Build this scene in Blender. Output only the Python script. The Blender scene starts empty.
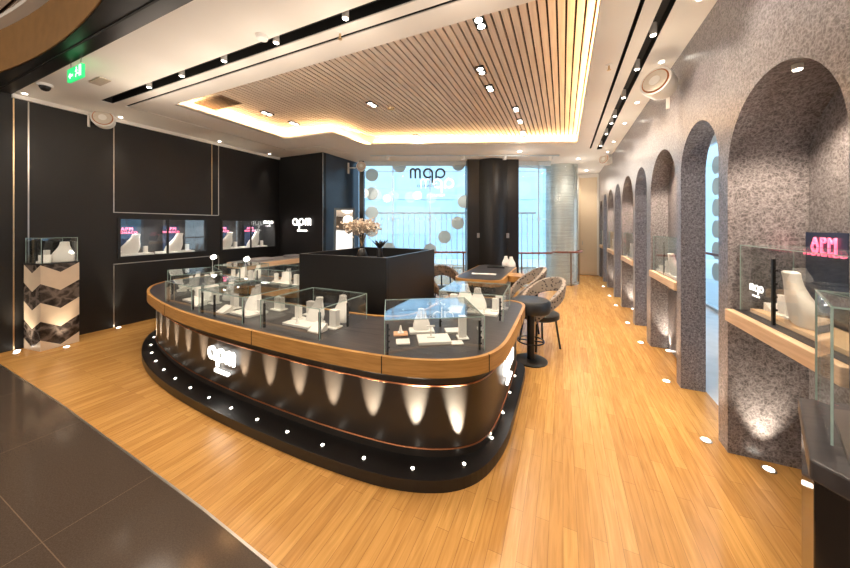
import bpy, bmesh, math, random
from mathutils import Vector, Matrix
from mathutils.geometry import tessellate_polygon
random.seed(7)
PI = math.pi
sc = bpy.context.scene
COL = sc.collection
YAW = math.atan2(138, 304)
CA, SA = math.cos(YAW), math.sin(YAW)
CAMH = 1.6
HC = 3.3          # ceiling height
XL, XR = -6.45, 1.06

# ------------------------------------------------------------------ materials
MATS = {}
def _new(name):
    m = bpy.data.materials.new(name); m.use_nodes = True
    nt = m.node_tree; b = nt.nodes['Principled BSDF']
    return m, nt, b
def S(b, k, v):
    if k in b.inputs: b.inputs[k].default_value = v
def mat(name, col, rough=0.5, metal=0.0, emit=None, estr=0.0, spec=0.5, noise=0.0, nscale=20.0, bump=0.0, coat=0.0):
    if name in MATS: return MATS[name]
    m, nt, b = _new(name)
    c = (*col, 1)
    S(b, 'Base Color', c); S(b, 'Roughness', rough); S(b, 'Metallic', metal); S(b, 'Specular IOR Level', spec)
    S(b, 'Coat Weight', coat); S(b, 'Coat Roughness', 0.08)
    if emit: S(b, 'Emission Color', (*emit, 1)); S(b, 'Emission Strength', estr)
    if noise > 0 or bump > 0:
        tc = nt.nodes.new('ShaderNodeTexCoord')
        n = nt.nodes.new('ShaderNodeTexNoise'); n.inputs['Scale'].default_value = nscale; n.inputs['Detail'].default_value = 5
        nt.links.new(tc.outputs['Object'], n.inputs['Vector'])
        if noise > 0:
            r = nt.nodes.new('ShaderNodeValToRGB')
            r.color_ramp.elements[0].position = .3; r.color_ramp.elements[1].position = .7
            r.color_ramp.elements[0].color = (*[v*(1-noise) for v in col], 1)
            r.color_ramp.elements[1].color = (*[min(1, v*(1+noise)) for v in col], 1)
            nt.links.new(n.outputs['Fac'], r.inputs['Fac']); nt.links.new(r.outputs['Color'], b.inputs['Base Color'])
        if bump > 0:
            bp = nt.nodes.new('ShaderNodeBump'); bp.inputs['Strength'].default_value = bump; bp.inputs['Distance'].default_value = .01
            nt.links.new(n.outputs['Fac'], bp.inputs['Height']); nt.links.new(bp.outputs['Normal'], b.inputs['Normal'])
    MATS[name] = m
    return m

def glass(name, tint=(0.985, 0.995, 0.99), ior=1.55, rough=0.0, opac=0.0, haze=(.8, .85, .85)):
    m = bpy.data.materials.new(name); m.use_nodes = True
    nt = m.node_tree; nt.nodes.clear()
    out = nt.nodes.new('ShaderNodeOutputMaterial')
    tr = nt.nodes.new('ShaderNodeBsdfTransparent'); tr.inputs['Color'].default_value = (*tint, 1)
    gl = nt.nodes.new('ShaderNodeBsdfGlossy'); gl.inputs['Roughness'].default_value = rough
    gl.inputs['Color'].default_value = (.95, .98, 1, 1)
    fr = nt.nodes.new('ShaderNodeFresnel'); fr.inputs['IOR'].default_value = ior
    mx = nt.nodes.new('ShaderNodeMixShader')
    # the same fresnel from both sides of the pane
    geo = nt.nodes.new('ShaderNodeNewGeometry')
    mul = nt.nodes.new('ShaderNodeMix'); mul.data_type = 'FLOAT'
    mul.inputs[2].default_value = ior; mul.inputs[3].default_value = 1.0/ior if False else ior
    nt.links.new(geo.outputs['Backfacing'], mul.inputs[0])
    inv = nt.nodes.new('ShaderNodeMath'); inv.operation = 'POWER'; inv.inputs[0].default_value = ior
    pw = nt.nodes.new('ShaderNodeMath'); pw.operation = 'MULTIPLY_ADD'
    nt.links.new(geo.outputs['Backfacing'], pw.inputs[0]); pw.inputs[1].default_value = -2; pw.inputs[2].default_value = 1
    nt.links.new(pw.outputs[0], inv.inputs[1]); nt.links.new(inv.outputs[0], fr.inputs['IOR'])
    nt.nodes.remove(mul)
    nt.links.new(fr.outputs[0], mx.inputs[0]); nt.links.new(tr.outputs[0], mx.inputs[1]); nt.links.new(gl.outputs[0], mx.inputs[2])
    last = mx
    if opac > 0:
        df = nt.nodes.new('ShaderNodeBsdfDiffuse'); df.inputs['Color'].default_value = (*haze, 1)
        m2 = nt.nodes.new('ShaderNodeMixShader'); m2.inputs[0].default_value = opac
        nt.links.new(mx.outputs[0], m2.inputs[1]); nt.links.new(df.outputs[0], m2.inputs[2]); last = m2
    nt.links.new(last.outputs[0], out.inputs['Surface'])
    return m

def wood_floor():
    m, nt, b = _new('oak_strip_floor')
    N, L = nt.nodes.new, nt.links.new
    tc = N('ShaderNodeTexCoord'); mp = N('ShaderNodeMapping')
    mp.inputs['Rotation'].default_value = (0, 0, PI/2)
    L(tc.outputs['Object'], mp.inputs['Vector'])
    br = N('ShaderNodeTexBrick'); br.offset = .37; br.offset_frequency = 2; br.squash = 1
    br.inputs['Scale'].default_value = 1; br.inputs['Brick Width'].default_value = .75; br.inputs['Row Height'].default_value = .068
    br.inputs['Mortar Size'].default_value = .0012; br.inputs['Mortar Smooth'].default_value = .3
    br.inputs['Color1'].default_value = (0.60, .33, .10, 1); br.inputs['Color2'].default_value = (.47, .235, .065, 1)
    br.inputs['Mortar'].default_value = (.30, .15, .05, 1); br.inputs['Bias'].default_value = -.25
    L(mp.outputs['Vector'], br.inputs['Vector'])
    mp2 = N('ShaderNodeMapping'); mp2.inputs['Scale'].default_value = (34, 2.2, 1); L(tc.outputs['Object'], mp2.inputs['Vector'])
    n = N('ShaderNodeTexNoise'); n.inputs['Scale'].default_value = 1.6; n.inputs['Detail'].default_value = 6; n.inputs['Distortion'].default_value = .6
    L(mp2.outputs['Vector'], n.inputs['Vector'])
    r = N('ShaderNodeValToRGB'); r.color_ramp.elements[0].position = .3; r.color_ramp.elements[1].position = .72
    r.color_ramp.elements[0].color = (.78, .74, .66, 1); r.color_ramp.elements[1].color = (1.1, 1.1, 1.1, 1)
    L(n.outputs['Fac'], r.inputs['Fac'])
    mx = N('ShaderNodeMix'); mx.data_type = 'RGBA'; mx.blend_type = 'MULTIPLY'; mx.inputs[0].default_value = 1
    L(br.outputs['Color'], mx.inputs[6]); L(r.outputs['Color'], mx.inputs[7]); L(mx.outputs[2], b.inputs['Base Color'])
    S(b, 'Roughness', .27); S(b, 'Specular IOR Level', .5)
    return m

def stone(name, c1, c2, c3, scale=26, rough=.35):
    m, nt, b = _new(name); N, L = nt.nodes.new, nt.links.new
    tc = N('ShaderNodeTexCoord')
    n0 = N('ShaderNodeTexNoise'); n0.inputs['Scale'].default_value = 9; n0.inputs['Detail'].default_value = 4
    L(tc.outputs['Object'], n0.inputs['Vector'])
    add = N('ShaderNodeMix'); add.data_type = 'RGBA'; add.blend_type = 'LINEAR_LIGHT'; add.inputs[0].default_value = .06
    L(tc.outputs['Object'], add.inputs[6]); L(n0.outputs['Color'], add.inputs[7])
    v = N('ShaderNodeTexVoronoi'); v.feature = 'DISTANCE_TO_EDGE'; v.inputs['Scale'].default_value = scale
    L(add.outputs[2], v.inputs['Vector'])
    rv = N('ShaderNodeValToRGB'); rv.color_ramp.elements[0].position = 0; rv.color_ramp.elements[1].position = .16
    rv.color_ramp.elements[0].color = (*c3, 1); rv.color_ramp.elements[1].color = (0, 0, 0, 1)
    L(v.outputs['Distance'], rv.inputs['Fac'])
    n = N('ShaderNodeTexNoise'); n.inputs['Scale'].default_value = scale*1.1; n.inputs['Detail'].default_value = 8; n.inputs['Roughness'].default_value = .7
    L(tc.outputs['Object'], n.inputs['Vector'])
    r = N('ShaderNodeValToRGB'); r.color_ramp.elements[0].position = .38; r.color_ramp.elements[1].position = .62
    r.color_ramp.elements[0].color = (*c1, 1); r.color_ramp.elements[1].color = (*c2, 1)
    L(n.outputs['Fac'], r.inputs['Fac'])
    mx = N('ShaderNodeMix'); mx.data_type = 'RGBA'; mx.blend_type = 'ADD'; mx.inputs[0].default_value = 1
    L(r.outputs['Color'], mx.inputs[6]); L(rv.outputs['Color'], mx.inputs[7]); L(mx.outputs[2], b.inputs['Base Color'])
    S(b, 'Roughness', rough)
    return m

def dark_tile():
    m, nt, b = _new('polished_dark_stone'); N, L = nt.nodes.new, nt.links.new
    tc = N('ShaderNodeTexCoord'); n = N('ShaderNodeTexNoise'); n.inputs['Scale'].default_value = 160; n.inputs['Detail'].default_value = 3
    L(tc.outputs['Object'], n.inputs['Vector'])
    r = N('ShaderNodeValToRGB'); r.color_ramp.elements[0].position = .35; r.color_ramp.elements[1].position = .7
    r.color_ramp.elements[0].color = (.062, .045, .034, 1); r.color_ramp.elements[1].color = (.085, .064, .050, 1)
    L(n.outputs['Fac'], r.inputs['Fac'])
    br = N('ShaderNodeTexBrick'); br.offset = 0; br.inputs['Brick Width'].default_value = 1.2; br.inputs['Row Height'].default_value = .6
    br.inputs['Scale'].default_value = 1; br.inputs['Mortar Size'].default_value = .002
    br.inputs['Color1'].default_value = br.inputs['Color2'].default_value = (1, 1, 1, 1); br.inputs['Mortar'].default_value = (2.2, 2.1, 2.0, 1)
    L(tc.outputs['Object'], br.inputs['Vector'])
    mx = N('ShaderNodeMix'); mx.data_type = 'RGBA'; mx.blend_type = 'MULTIPLY'; mx.inputs[0].default_value = 1
    L(r.outputs['Color'], mx.inputs[6]); L(br.outputs['Color'], mx.inputs[7]); L(mx.outputs[2], b.inputs['Base Color'])
    S(b, 'Roughness', .12)
    return m

def spotted(name, c1, c2, scale=30, w=.45):
    m, nt, b = _new(name); N, L = nt.nodes.new, nt.links.new
    tc = N('ShaderNodeTexCoord'); v = N('ShaderNodeTexVoronoi'); v.inputs['Scale'].default_value = scale
    L(tc.outputs['Object'], v.inputs['Vector'])
    r = N('ShaderNodeValToRGB'); r.color_ramp.elements[0].position = w-.08; r.color_ramp.elements[1].position = w
    r.color_ramp.elements[0].color = (*c2, 1); r.color_ramp.elements[1].color = (*c1, 1)
    L(v.outputs['Distance'], r.inputs['Fac']); L(r.outputs['Color'], b.inputs['Base Color']); S(b, 'Roughness', .75)
    return m

def streaked(name, c1, c2, sc3, rough=.4):
    m, nt, b = _new(name); N, L = nt.nodes.new, nt.links.new
    tc = N('ShaderNodeTexCoord'); mp = N('ShaderNodeMapping'); mp.inputs['Scale'].default_value = sc3; L(tc.outputs['Object'], mp.inputs['Vector'])
    n = N('ShaderNodeTexNoise'); n.inputs['Scale'].default_value = 2; n.inputs['Detail'].default_value = 6; L(mp.outputs['Vector'], n.inputs['Vector'])
    r = N('ShaderNodeValToRGB'); r.color_ramp.elements[0].position = .35; r.color_ramp.elements[1].position = .65
    r.color_ramp.elements[0].color = (*c1, 1); r.color_ramp.elements[1].color = (*c2, 1)
    L(n.outputs['Fac'], r.inputs['Fac']); L(r.outputs['Color'], b.inputs['Base Color']); S(b, 'Roughness', rough)
    return m

M_floor = wood_floor()
M_dark = dark_tile()
M_stone = stone('mottled_purple_grey_granite', (.066, .058, .063), (.225, .208, .225), (.125, .12, .125), 44, .3)
M_ceil = mat('cream_ceiling_paint', (.83, .79, .74), .8, noise=.015, nscale=3)
M_slot = mat('black_ceiling_slot_paint', (.006, .006, .006), .7, noise=.1)
M_slat = streaked('pale_oak_slats', (.74, .60, .50), (.86, .73, .62), (14, 1, 1), .55)
M_slatbg = mat('dark_gap_behind_slats', (.05, .025, .015), .9, noise=.1)
M_blackwall = mat('black_wall_panel', (.0045, .0038, .004), .5, noise=.15, nscale=4)
M_bluewall = mat('dark_blue_gloss_panel', (.03, .045, .07), .28, noise=.1, nscale=3)
M_black = mat('matt_black_lacquer', (.0065, .006, .0065), .35, noise=.1, nscale=8)
M_blackmetal = mat('black_metal', (.008, .008, .009), .35, noise=.1, metal=.3)
M_ctop = streaked('charcoal_leather_top', (.028, .026, .030), (.050, .047, .052), (2, 18, 6), .38)
M_cbody = mat('dark_bronze_counter_panel', (.020, .015, .012), .36, metal=.0, noise=.12, nscale=5, spec=.6)
M_oak = streaked('golden_oak_edge', (.40, .20, .05), (.52, .28, .085), (3, 3, 40), .38)
M_palewood = streaked('pale_oak_shelf_edge', (.62, .42, .26), (.74, .53, .35), (3, 2, 30), .45)
M_copper = mat('copper_line', (.55, .22, .10), .3, metal=.9, noise=.05)
M_brass = mat('brushed_brass_trim', (.62, .47, .28), .3, metal=.9, noise=.08)
M_silver = mat('brushed_steel_trim', (.55, .52, .48), .28, metal=.9, noise=.06)
M_white = mat('white_display_leatherette', (.88, .86, .83), .5, noise=.02)
M_white2 = mat('white_lacquer', (.85, .83, .80), .35, noise=.02)
M_peachtray = mat('peach_velvet_pad', (.75, .42, .25), .8, noise=.1, nscale=60)
M_glass = glass('clear_case_glass')
M_glassedge = mat('green_glass_edge', (.35, .48, .45), .15, noise=.1, spec=.8)
M_winglass = glass('window_glass', (.93, .98, 1.0), 1.45)
M_cylglass = glass('curved_window_glass', (.95, .98, .98), 1.45, opac=.10)
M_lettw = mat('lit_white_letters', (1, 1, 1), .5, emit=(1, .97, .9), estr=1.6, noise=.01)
M_lettblk = mat('black_letters', (.01, .01, .012), .4, noise=.1)
M_lettflat = mat('white_window_letters', (.9, .93, .95), .5, emit=(.9, .97, 1), estr=.6, noise=.01)  # second, white set of letters, given a weak glow of its own
M_lamp = mat('lamp_lens_glow', (1, 1, 1), .5, emit=(1, .93, .8), estr=10, noise=.01)
M_puck = mat('floor_lamp_lens_glow', (1, 1, 1), .5, emit=(1, .92, .78), estr=6, noise=.01)
M_disc = mat('cream_disc', (.78, .73, .68), .6, noise=.02)
_nt = M_disc.node_tree; _o = _nt.nodes['Material Output']; _t = _nt.nodes.new('ShaderNodeBsdfTranslucent'); _t.inputs['Color'].default_value = (.80, .74, .66, 1)
_m = _nt.nodes.new('ShaderNodeMixShader'); _m.inputs[0].default_value = .55
_nt.links.new(_nt.nodes['Principled BSDF'].outputs[0], _m.inputs[1]); _nt.links.new(_t.outputs[0], _m.inputs[2]); _nt.links.new(_m.outputs[0], _o.inputs['Surface'])
M_mull = mat('pale_window_metal', (.62, .70, .75), .35, metal=.2, noise=.03)
M_rail = mat('red_brown_handrail', (.20, .055, .035), .3, noise=.15, nscale=10, coat=.3)
M_railpost = mat('bronze_rail_post', (.30, .19, .12), .35, metal=.6, noise=.1)
M_beige = mat('beige_door_panel', (.74, .60, .43), .6, noise=.02, nscale=2)
M_wallwhite = mat('off_white_wall_paint', (.82, .78, .72), .7, noise=.015, nscale=2)
M_pale = mat('pale_grey_corridor_floor', (.62, .62, .62), .25, noise=.05, nscale=6)
M_brownfascia = mat('golden_brown_fascia', (.28, .15, .05), .5, noise=.12, nscale=8)
M_colstone = streaked('banded_travertine', (.50, .47, .44), (.72, .69, .65), (.6, .6, 14), .5)
M_fabric = spotted('taupe_spotted_fabric', (.30, .25, .21), (.045, .036, .032), 26, .36)
M_brownfab = spotted('brown_spotted_fabric', (.13, .085, .06), (.025, .018, .015), 28, .4)
M_seatblk = mat('black_leather_seat', (.010, .010, .011), .42, noise=.15, nscale=15, bump=.1)
M_pinkneon = mat('pink_neon_tube', (1, .2, .3), .5, emit=(1, .10, .20), estr=1.3, noise=.01)
M_navy = mat('navy_poster_board', (.015, .03, .075), .3, noise=.3, nscale=5)
M_green = mat('green_exit_sign_face', (.02, .5, .15), .5, emit=(.03, .85, .22), estr=.5, noise=.02)
M_exitwhite = mat('exit_pictogram_white', (.8, 1, .85), .5, emit=(.7, 1, .75), estr=.7, noise=.01)
M_outbldg = mat('pale_blue_outdoor_cladding', (.46, .66, .80), .8, noise=.05, nscale=1.5)
M_outline = mat('white_outdoor_fence_metal', (.90, .93, .95), .5, noise=.02)
M_outground = mat('pale_outdoor_paving', (.62, .68, .72), .8, noise=.06, nscale=2)
M_speaker = mat('white_speaker_shell', (.84, .80, .74), .35, noise=.02)
M_speakerface = mat('cream_speaker_grille', (.66, .58, .48), .6, noise=.06, nscale=60)
M_flower = mat('dried_cream_petals', (.70, .58, .46), .8, noise=.15, nscale=40)
M_greyleather = mat('grey_leather_pad', (.28, .27, .28), .4, noise=.08, nscale=12)
M_drawer = mat('blue_black_drawer_front', (.03, .042, .055), .3, noise=.1, nscale=4)
M_grille = mat('brown_metal_grille', (.16, .09, .05), .5, noise=.1)
M_paper = mat('white_paper_print', (.85, .85, .83), .6, noise=.03)
M_chw = mat('ivory_marble_chevron', (.62, .50, .38), .35, noise=.06, nscale=6)
M_mirror = mat('mirror_silvering', (.85, .90, .93), .03, metal=1.0, noise=.005)

# ------------------------------------------------------------------ mesh helpers
class MB:
    def __init__(s): s.bm = bmesh.new()
    def box(s, x0, x1, y0, y1, z0, z1, M=None):
        vs = [s.bm.verts.new((x, y, z)) for z in (z0, z1) for x, y in ((x0, y0), (x1, y0), (x1, y1), (x0, y1))]
        for f in ((3, 2, 1, 0), (4, 5, 6, 7), (0, 1, 5, 4), (1, 2, 6, 5), (2, 3, 7, 6), (3, 0, 4, 7)):
            s.bm.faces.new([vs[i] for i in f])
        if M is not None:
            for v in vs: v.co = M @ v.co
        return s
    def cbox(s, c, size, M=None):
        return s.box(c[0]-size[0]/2, c[0]+size[0]/2, c[1]-size[1]/2, c[1]+size[1]/2, c[2]-size[2]/2, c[2]+size[2]/2, M)
    def prism(s, pts, z0, z1, holes=(), M=None, caps=True):
        """closed outline pts (x,y), optional holes, extruded z0..z1"""
        loops = [list(pts)] + [list(h) for h in holes]
        flat = [p for l in loops for p in l]
        lo = [s.bm.verts.new((p[0], p[1], z0)) for p in flat]
        hi = [s.bm.verts.new((p[0], p[1], z1)) for p in flat]
        if caps:
            tris = tessellate_polygon([[Vector((p[0], p[1], 0)) for p in l] for l in loops])
            for t in tris:
                try: s.bm.faces.new([lo[i] for i in t])
                except ValueError: pass
                try: s.bm.faces.new([hi[i] for i in reversed(t)])
                except ValueError: pass
        k = 0
        for l in loops:
            n = len(l)
            for i in range(n):
                a, b = k+i, k+(i+1) % n
                try: s.bm.faces.new((lo[a], lo[b], hi[b], hi[a]))
                except ValueError: pass
            k += n
        if M is not None:
            for v in lo+hi: v.co = M @ v.co
        return s
    def cyl(s, c, r, z0, z1, n=24, r2=None, M=None):
        r2 = r if r2 is None else r2
        lo = [s.bm.verts.new((c[0]+r*math.cos(2*PI*i/n), c[1]+r*math.sin(2*PI*i/n), z0)) for i in range(n)]
        hi = [s.bm.verts.new((c[0]+r2*math.cos(2*PI*i/n), c[1]+r2*math.sin(2*PI*i/n), z1)) for i in range(n)]
        s.bm.faces.new(list(reversed(lo))); s.bm.faces.new(hi)
        for i in range(n): s.bm.faces.new((lo[i], lo[(i+1) % n], hi[(i+1) % n], hi[i]))
        if M is not None:
            for v in lo+hi: v.co = M @ v.co
        return s
    def loft(s, secs, n=20, M=None, power=2.0):
        """secs: (z, rx, ry, cx, cy) superellipse rings"""
        rings = []
        for (z, rx, ry, cx, cy) in secs:
            ring = []
            for i in range(n):
                a = 2*PI*i/n; c_, s_ = math.cos(a), math.sin(a)
                ring.append(s.bm.verts.new((cx+rx*math.copysign(abs(c_)**(2/power), c_), cy+ry*math.copysign(abs(s_)**(2/power), s_), z)))
            rings.append(ring)
        for a, b in zip(rings, rings[1:]):
            for i in range(n): s.bm.faces.new((a[i], a[(i+1) % n], b[(i+1) % n], b[i]))
        s.bm.faces.new(list(reversed(rings[0]))); s.bm.faces.new(rings[-1])
        if M is not None:
            for r in rings:
                for v in r: v.co = M @ v.co
        return s
    def tube(s, pts, r, n=8, closed=False):
        pts = [Vector(p) for p in pts]; N = len(pts); rings = []
        for i, p in enumerate(pts):
            if closed: d = pts[(i+1) % N]-pts[i-1]
            else: d = pts[min(i+1, N-1)]-pts[max(i-1, 0)]
            d.normalize()
            up = Vector((0, 0, 1)) if abs(d.z) < .95 else Vector((1, 0, 0))
            a = d.cross(up).normalized(); b = a.cross(d).normalized()
            rings.append([s.bm.verts.new(p+a*(r*math.cos(2*PI*k/n))+b*(r*math.sin(2*PI*k/n))) for k in range(n)])
        seq = list(zip(rings, rings[1:])) + ([(rings[-1], rings[0])] if closed else [])
        for A, B in seq:
            for k in range(n): s.bm.faces.new((A[k], A[(k+1) % n], B[(k+1) % n], B[k]))
        if not closed:
            s.bm.faces.new(list(reversed(rings[0]))); s.bm.faces.new(rings[-1])
        return s
    def ribbon(s, path, t, z0, z1, closed=False):
        """vertical band of thickness t on the inner side of path (list of (x,y))"""
        inn = offset(path, t, closed)
        N = len(path)
        V = [[s.bm.verts.new((p[0], p[1], z)) for p in P for z in (z0, z1)] for P in (path, inn)]
        rng = range(N if closed else N-1)
        for i in rng:
            j = (i+1) % N
            a, b = V[0], V[1]
            s.bm.faces.new((a[2*i], a[2*j], a[2*j+1], a[2*i+1]))
            s.bm.faces.new((b[2*i], b[2*i+1], b[2*j+1], b[2*j]))
            s.bm.faces.new((a[2*i+1], a[2*j+1], b[2*j+1], b[2*i+1]))
            s.bm.faces.new((a[2*i], b[2*i], b[2*j], a[2*j]))
        if not closed:
            for i in (0, N-1):
                s.bm.faces.new((V[0][2*i], V[0][2*i+1], V[1][2*i+1], V[1][2*i]))
        return s
    def build(s, name, m, parent=None, smooth=False, bevel=0, loc=None, rz=0):
        bmesh.ops.remove_doubles(s.bm, verts=s.bm.verts, dist=1e-6)
        bmesh.ops.recalc_face_normals(s.bm, faces=s.bm.faces)
        me = bpy.data.meshes.new(name); s.bm.to_mesh(me); s.bm.free()
        for mm in (m if isinstance(m, (list, tuple)) else [m]): me.materials.append(mm)
        if smooth:
            for p in me.polygons: p.use_smooth = True
        o = bpy.data.objects.new(name, me); COL.objects.link(o)
        if smooth: 
            md = o.modifiers.new('edge', 'EDGE_SPLIT'); md.split_angle = math.radians(40)
        if parent: o.parent = parent
        if loc: o.location = loc
        o.rotation_euler[2] = rz
        if bevel:
            b = o.modifiers.new('bevel', 'BEVEL'); b.width = bevel; b.segments = 2; b.limit_method = 'ANGLE'
        return o

def offset(path, t, closed=True):
    """offset to the left of travel direction (inward for counter-clockwise)"""
    N = len(path); out = []
    for i, p in enumerate(path):
        a = Vector(path[i-1]) if (closed or i > 0) else Vector(p)
        c = Vector(path[(i+1) % N]) if (closed or i < N-1) else Vector(p)
        p = Vector(p)
        d1 = (p-a); d2 = (c-p)
        if d1.length < 1e-9: d1 = d2
        if d2.length < 1e-9: d2 = d1
        d1 = d1.normalized(); d2 = d2.normalized()
        n1 = Vector((-d1.y, d1.x)); n2 = Vector((-d2.y, d2.x))
        n = (n1+n2)
        n = n1 if n.length < 1e-6 else n.normalized()
        k = max(.5, n.dot(n1))
        out.append((p.x+n.x*t/k, p.y+n.y*t/k))
    return out
def chaikin(p, it=2):
    for _ in range(it):
        q = []
        for i in range(len(p)):
            a, b = p[i], p[(i+1) % len(p)]
            q.append((a[0]*.75+b[0]*.25, a[1]*.75+b[1]*.25)); q.append((a[0]*.25+b[0]*.75, a[1]*.25+b[1]*.75))
        p = q
    return p

def tag(o, label=None, cat=None, group=None, kind=None):
    if label: o['label'] = label
    if cat: o['category'] = cat
    if group: o['group'] = group
    if kind: o['kind'] = kind
    return o
def struct(o): o['kind'] = 'structure'; return o
def thing(name, label, cat, loc=(0, 0, 0), rz=0, group=None):
    o = bpy.data.objects.new(name, None); COL.objects.link(o); o.empty_display_size = .1
    o.location = loc; o.rotation_euler = (0, 0, rz)
    return tag(o, label, cat, group)
def children(o): return [c for c in COL.objects if c.parent == o]
def dup(o, parent=None):
    c = o.copy(); COL.objects.link(c); c.parent = parent
    for ch in children(o): dup(ch, c)
    return c
ORD = ['first', 'second', 'third', 'fourth', 'fifth', 'sixth', 'seventh', 'eighth', 'ninth', 'tenth', 'eleventh', 'twelfth', 'thirteenth', 'fourteenth', 'fifteenth']

def light(kind, name, loc, energy, col=(1, .82, .62), target=None, direction=None, size=.05, sy=None, angle=60, blend=.8, rad=.03):
    l = bpy.data.lights.new(name, kind); l.energy = energy; l.color = col
    if kind == 'SPOT': l.spot_size = math.radians(angle); l.spot_blend = blend; l.shadow_soft_size = rad
    elif kind == 'AREA':
        l.shape = 'RECTANGLE'; l.size = size; l.size_y = sy or size
    elif kind == 'POINT': l.shadow_soft_size = rad
    o = bpy.data.objects.new(name, l); COL.objects.link(o); o.location = loc
    d = Vector(direction) if direction else (Vector(target)-Vector(loc) if target else Vector((0, 0, -1)))
    o.rotation_euler = d.to_track_quat('-Z', 'Y').to_euler()
    return o

# ------------------------------------------------------------------ facade frame (glass front of the shop, 24 degrees to the walls)
def F(s, d=0.0):     # s along the facade, d beyond it
    return (-SA*(8+d)+CA*s, CA*(8+d)+SA*s)
MF = Matrix.Rotation(YAW, 4, 'Z')            # local x = along facade, local y = outward
def FM(s, d, z): x, y = F(s, d); return Matrix.Translation((x, y, z)) @ MF

# ================================================================== SETTING
bound = [(-9, 1.20), (-5.9, 1.16), (-4.16, 1.13), (-2.61, 1.07), (-1.86, 1.04), (-1.25, 1.0), (0, .90), (1.3, .80)]
struct(MB().prism(bound+[(1.5, 1.6), (1.5, 2.95), (1.26, 2.95), (1.26, 12), (-9, 12)], -.1, 0).build('floor', M_floor))
struct(MB().prism([(-9, -6)]+[(5, -6), (5, 1.6), (1.3, 1.6), (1.3, .80)]+bound[::-1][1:], -.1, -.001).build('floor', M_dark))
struct(MB().prism([(1.501, 1.61), (5, 1.61), (5, 12), (1.261, 12), (1.261, 2.951), (1.501, 2.951)], -.1, -.001).build('floor', M_pale))
struct(MB().ribbon(bound, .012, -.01, .002).build('trim_1', M_silver))

# ceiling with coffer and slots
CO = [(-4.96, 2.43), (.26, 2.43), (.26, 6.96), (-3.76, 5.3), (-3.85, 4.38), (-4.96, 4.28)]
wide_l = [(-5.72, 2.06), (.68, 2.06), (.68, 7.75), (.78, 7.75), (.78, 1.93), (-5.72, 1.93)]
thin_l = [(-5.62, 2.20), (.53, 2.20), (.53, 7.6), (.565, 7.6), (.565, 2.165), (-5.65, 2.165), (-5.65, 4.9), (-4.78, 4.98), (-4.55, 5.75), (-4.52, 5.73), (-4.75, 4.95), (-5.62, 4.87)]
outer = [(XL-.1, 1.36), (1.3, 1.36), (1.3, 11.6), (.28, 11.6), (.2, 10.3), F(2.9, .9), F(-1.9, .12), (-5.2, 5.6), (XL-.1, 5.6)]
struct(MB().prism(outer, HC, HC+.012, holes=[CO, wide_l, thin_l]).build('ceiling', M_ceil))
b = MB()
b.prism(CO, HC+.0, HC+.04, caps=False)
struct(b.build('trim_2', M_ceil))
b = MB()
for L_ in (wide_l, thin_l): b.prism(L_, HC+.011, HC+.10, caps=False)
b.prism(wide_l, HC+.10, HC+.11); b.prism(thin_l, HC+.10, HC+.11)
struct(b.build('trim_3', M_slot))
CE = [(-5.12, 2.27), (.42, 2.27), (.42, 7.2), (-3.62, 5.52), (-4.0, 4.52), (-5.12, 4.44)]
b = MB(); b.prism(CE, HC+.011, HC+.22, caps=False)
struct(b.build('trim_4', M_ceil))
struct(MB().prism(CE, HC+.225, HC+.24).build('ceiling', M_slatbg))
def y_spans(poly, x):
    ys = []
    for i in range(len(poly)):
        a, c = poly[i], poly[(i+1) % len(poly)]
        if (a[0] <= x) != (c[0] <= x): ys.append(a[1]+(c[1]-a[1])*(x-a[0])/(c[0]-a[0]))
    ys.sort(); return list(zip(ys[::2], ys[1::2]))
b = MB(); x = CE[0][0]+.03
while x < .40:
    for (a, c) in y_spans(CE, x): b.box(x, x+.059, a, c, HC+.185, HC+.224)
    x += .0765
tag(b.build('slatted_ceiling', M_slat), kind='structure')
# upper roof to keep the world out
struct(MB().prism([(-9.2, -6.2), (5.2, -6.2), (5.2, 12), (.1, 12), (-.4, 9.9), F(2.9, .6), F(-1.9, .12), (-5.4, 6.75), (-9.2, 6.75)], 4.2, 4.3).build('roof', M_slot))
# entrance beam: black soffit, curved brown fascia, cream cornice, slatted mall ceiling
fp = [(-9, 1.0)]+[(-6+.25*i, 1.175-.045*(-6+.25*i+4.6)**2) for i in range(13)]+[(-2.2, .93), (-1.2, .80), (0, .66), (5, .1)]
struct(MB().prism(fp+[(5, 1.36), (-9, 1.36)], HC-.005, 4.2).build('beam', mat('black_soffit', (.012, .010, .009), .35, noise=.2, nscale=3)))
struct(MB().ribbon([(p[0], p[1]-.012) for p in fp], .01, HC+.0, 3.80).build('wall_entrance_fascia', M_brownfascia))
struct(MB().box(-9, 5, 1.235, 1.25, HC-.012, HC-.004).build('trim_5', M_slot))
struct(MB().ribbon([(p[0], p[1]-.10) for p in fp], .09, 3.76, 3.80).build('trim_6', M_ceil))
b = MB()
b.box(-9, 5, -6, 1.2, 3.86, 3.88)
struct(b.build('ceiling', M_slatbg))
b = MB()
for i in range(90):
    yy = 1.15-.075*i
    b.box(-9, 5, yy, yy+.045, 3.83, 3.859)
struct(b.build('ceiling', M_slat))
# mall shell behind the camera
struct(MB().box(-9.2, -9, -6, 1.3, 0, 4.2).build('wall_mall_left', M_brownfascia))
struct(MB().box(-9, 5, -6.2, -6, 0, 4.2).build('wall_mall_back', mat('mall_far_wall', (.22, .17, .13), .6, noise=.2, nscale=1)))
struct(MB().box(5, 5.2, -6, 1.6, 0, 4.2).build('wall_mall_right', M_brownfascia))
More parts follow.
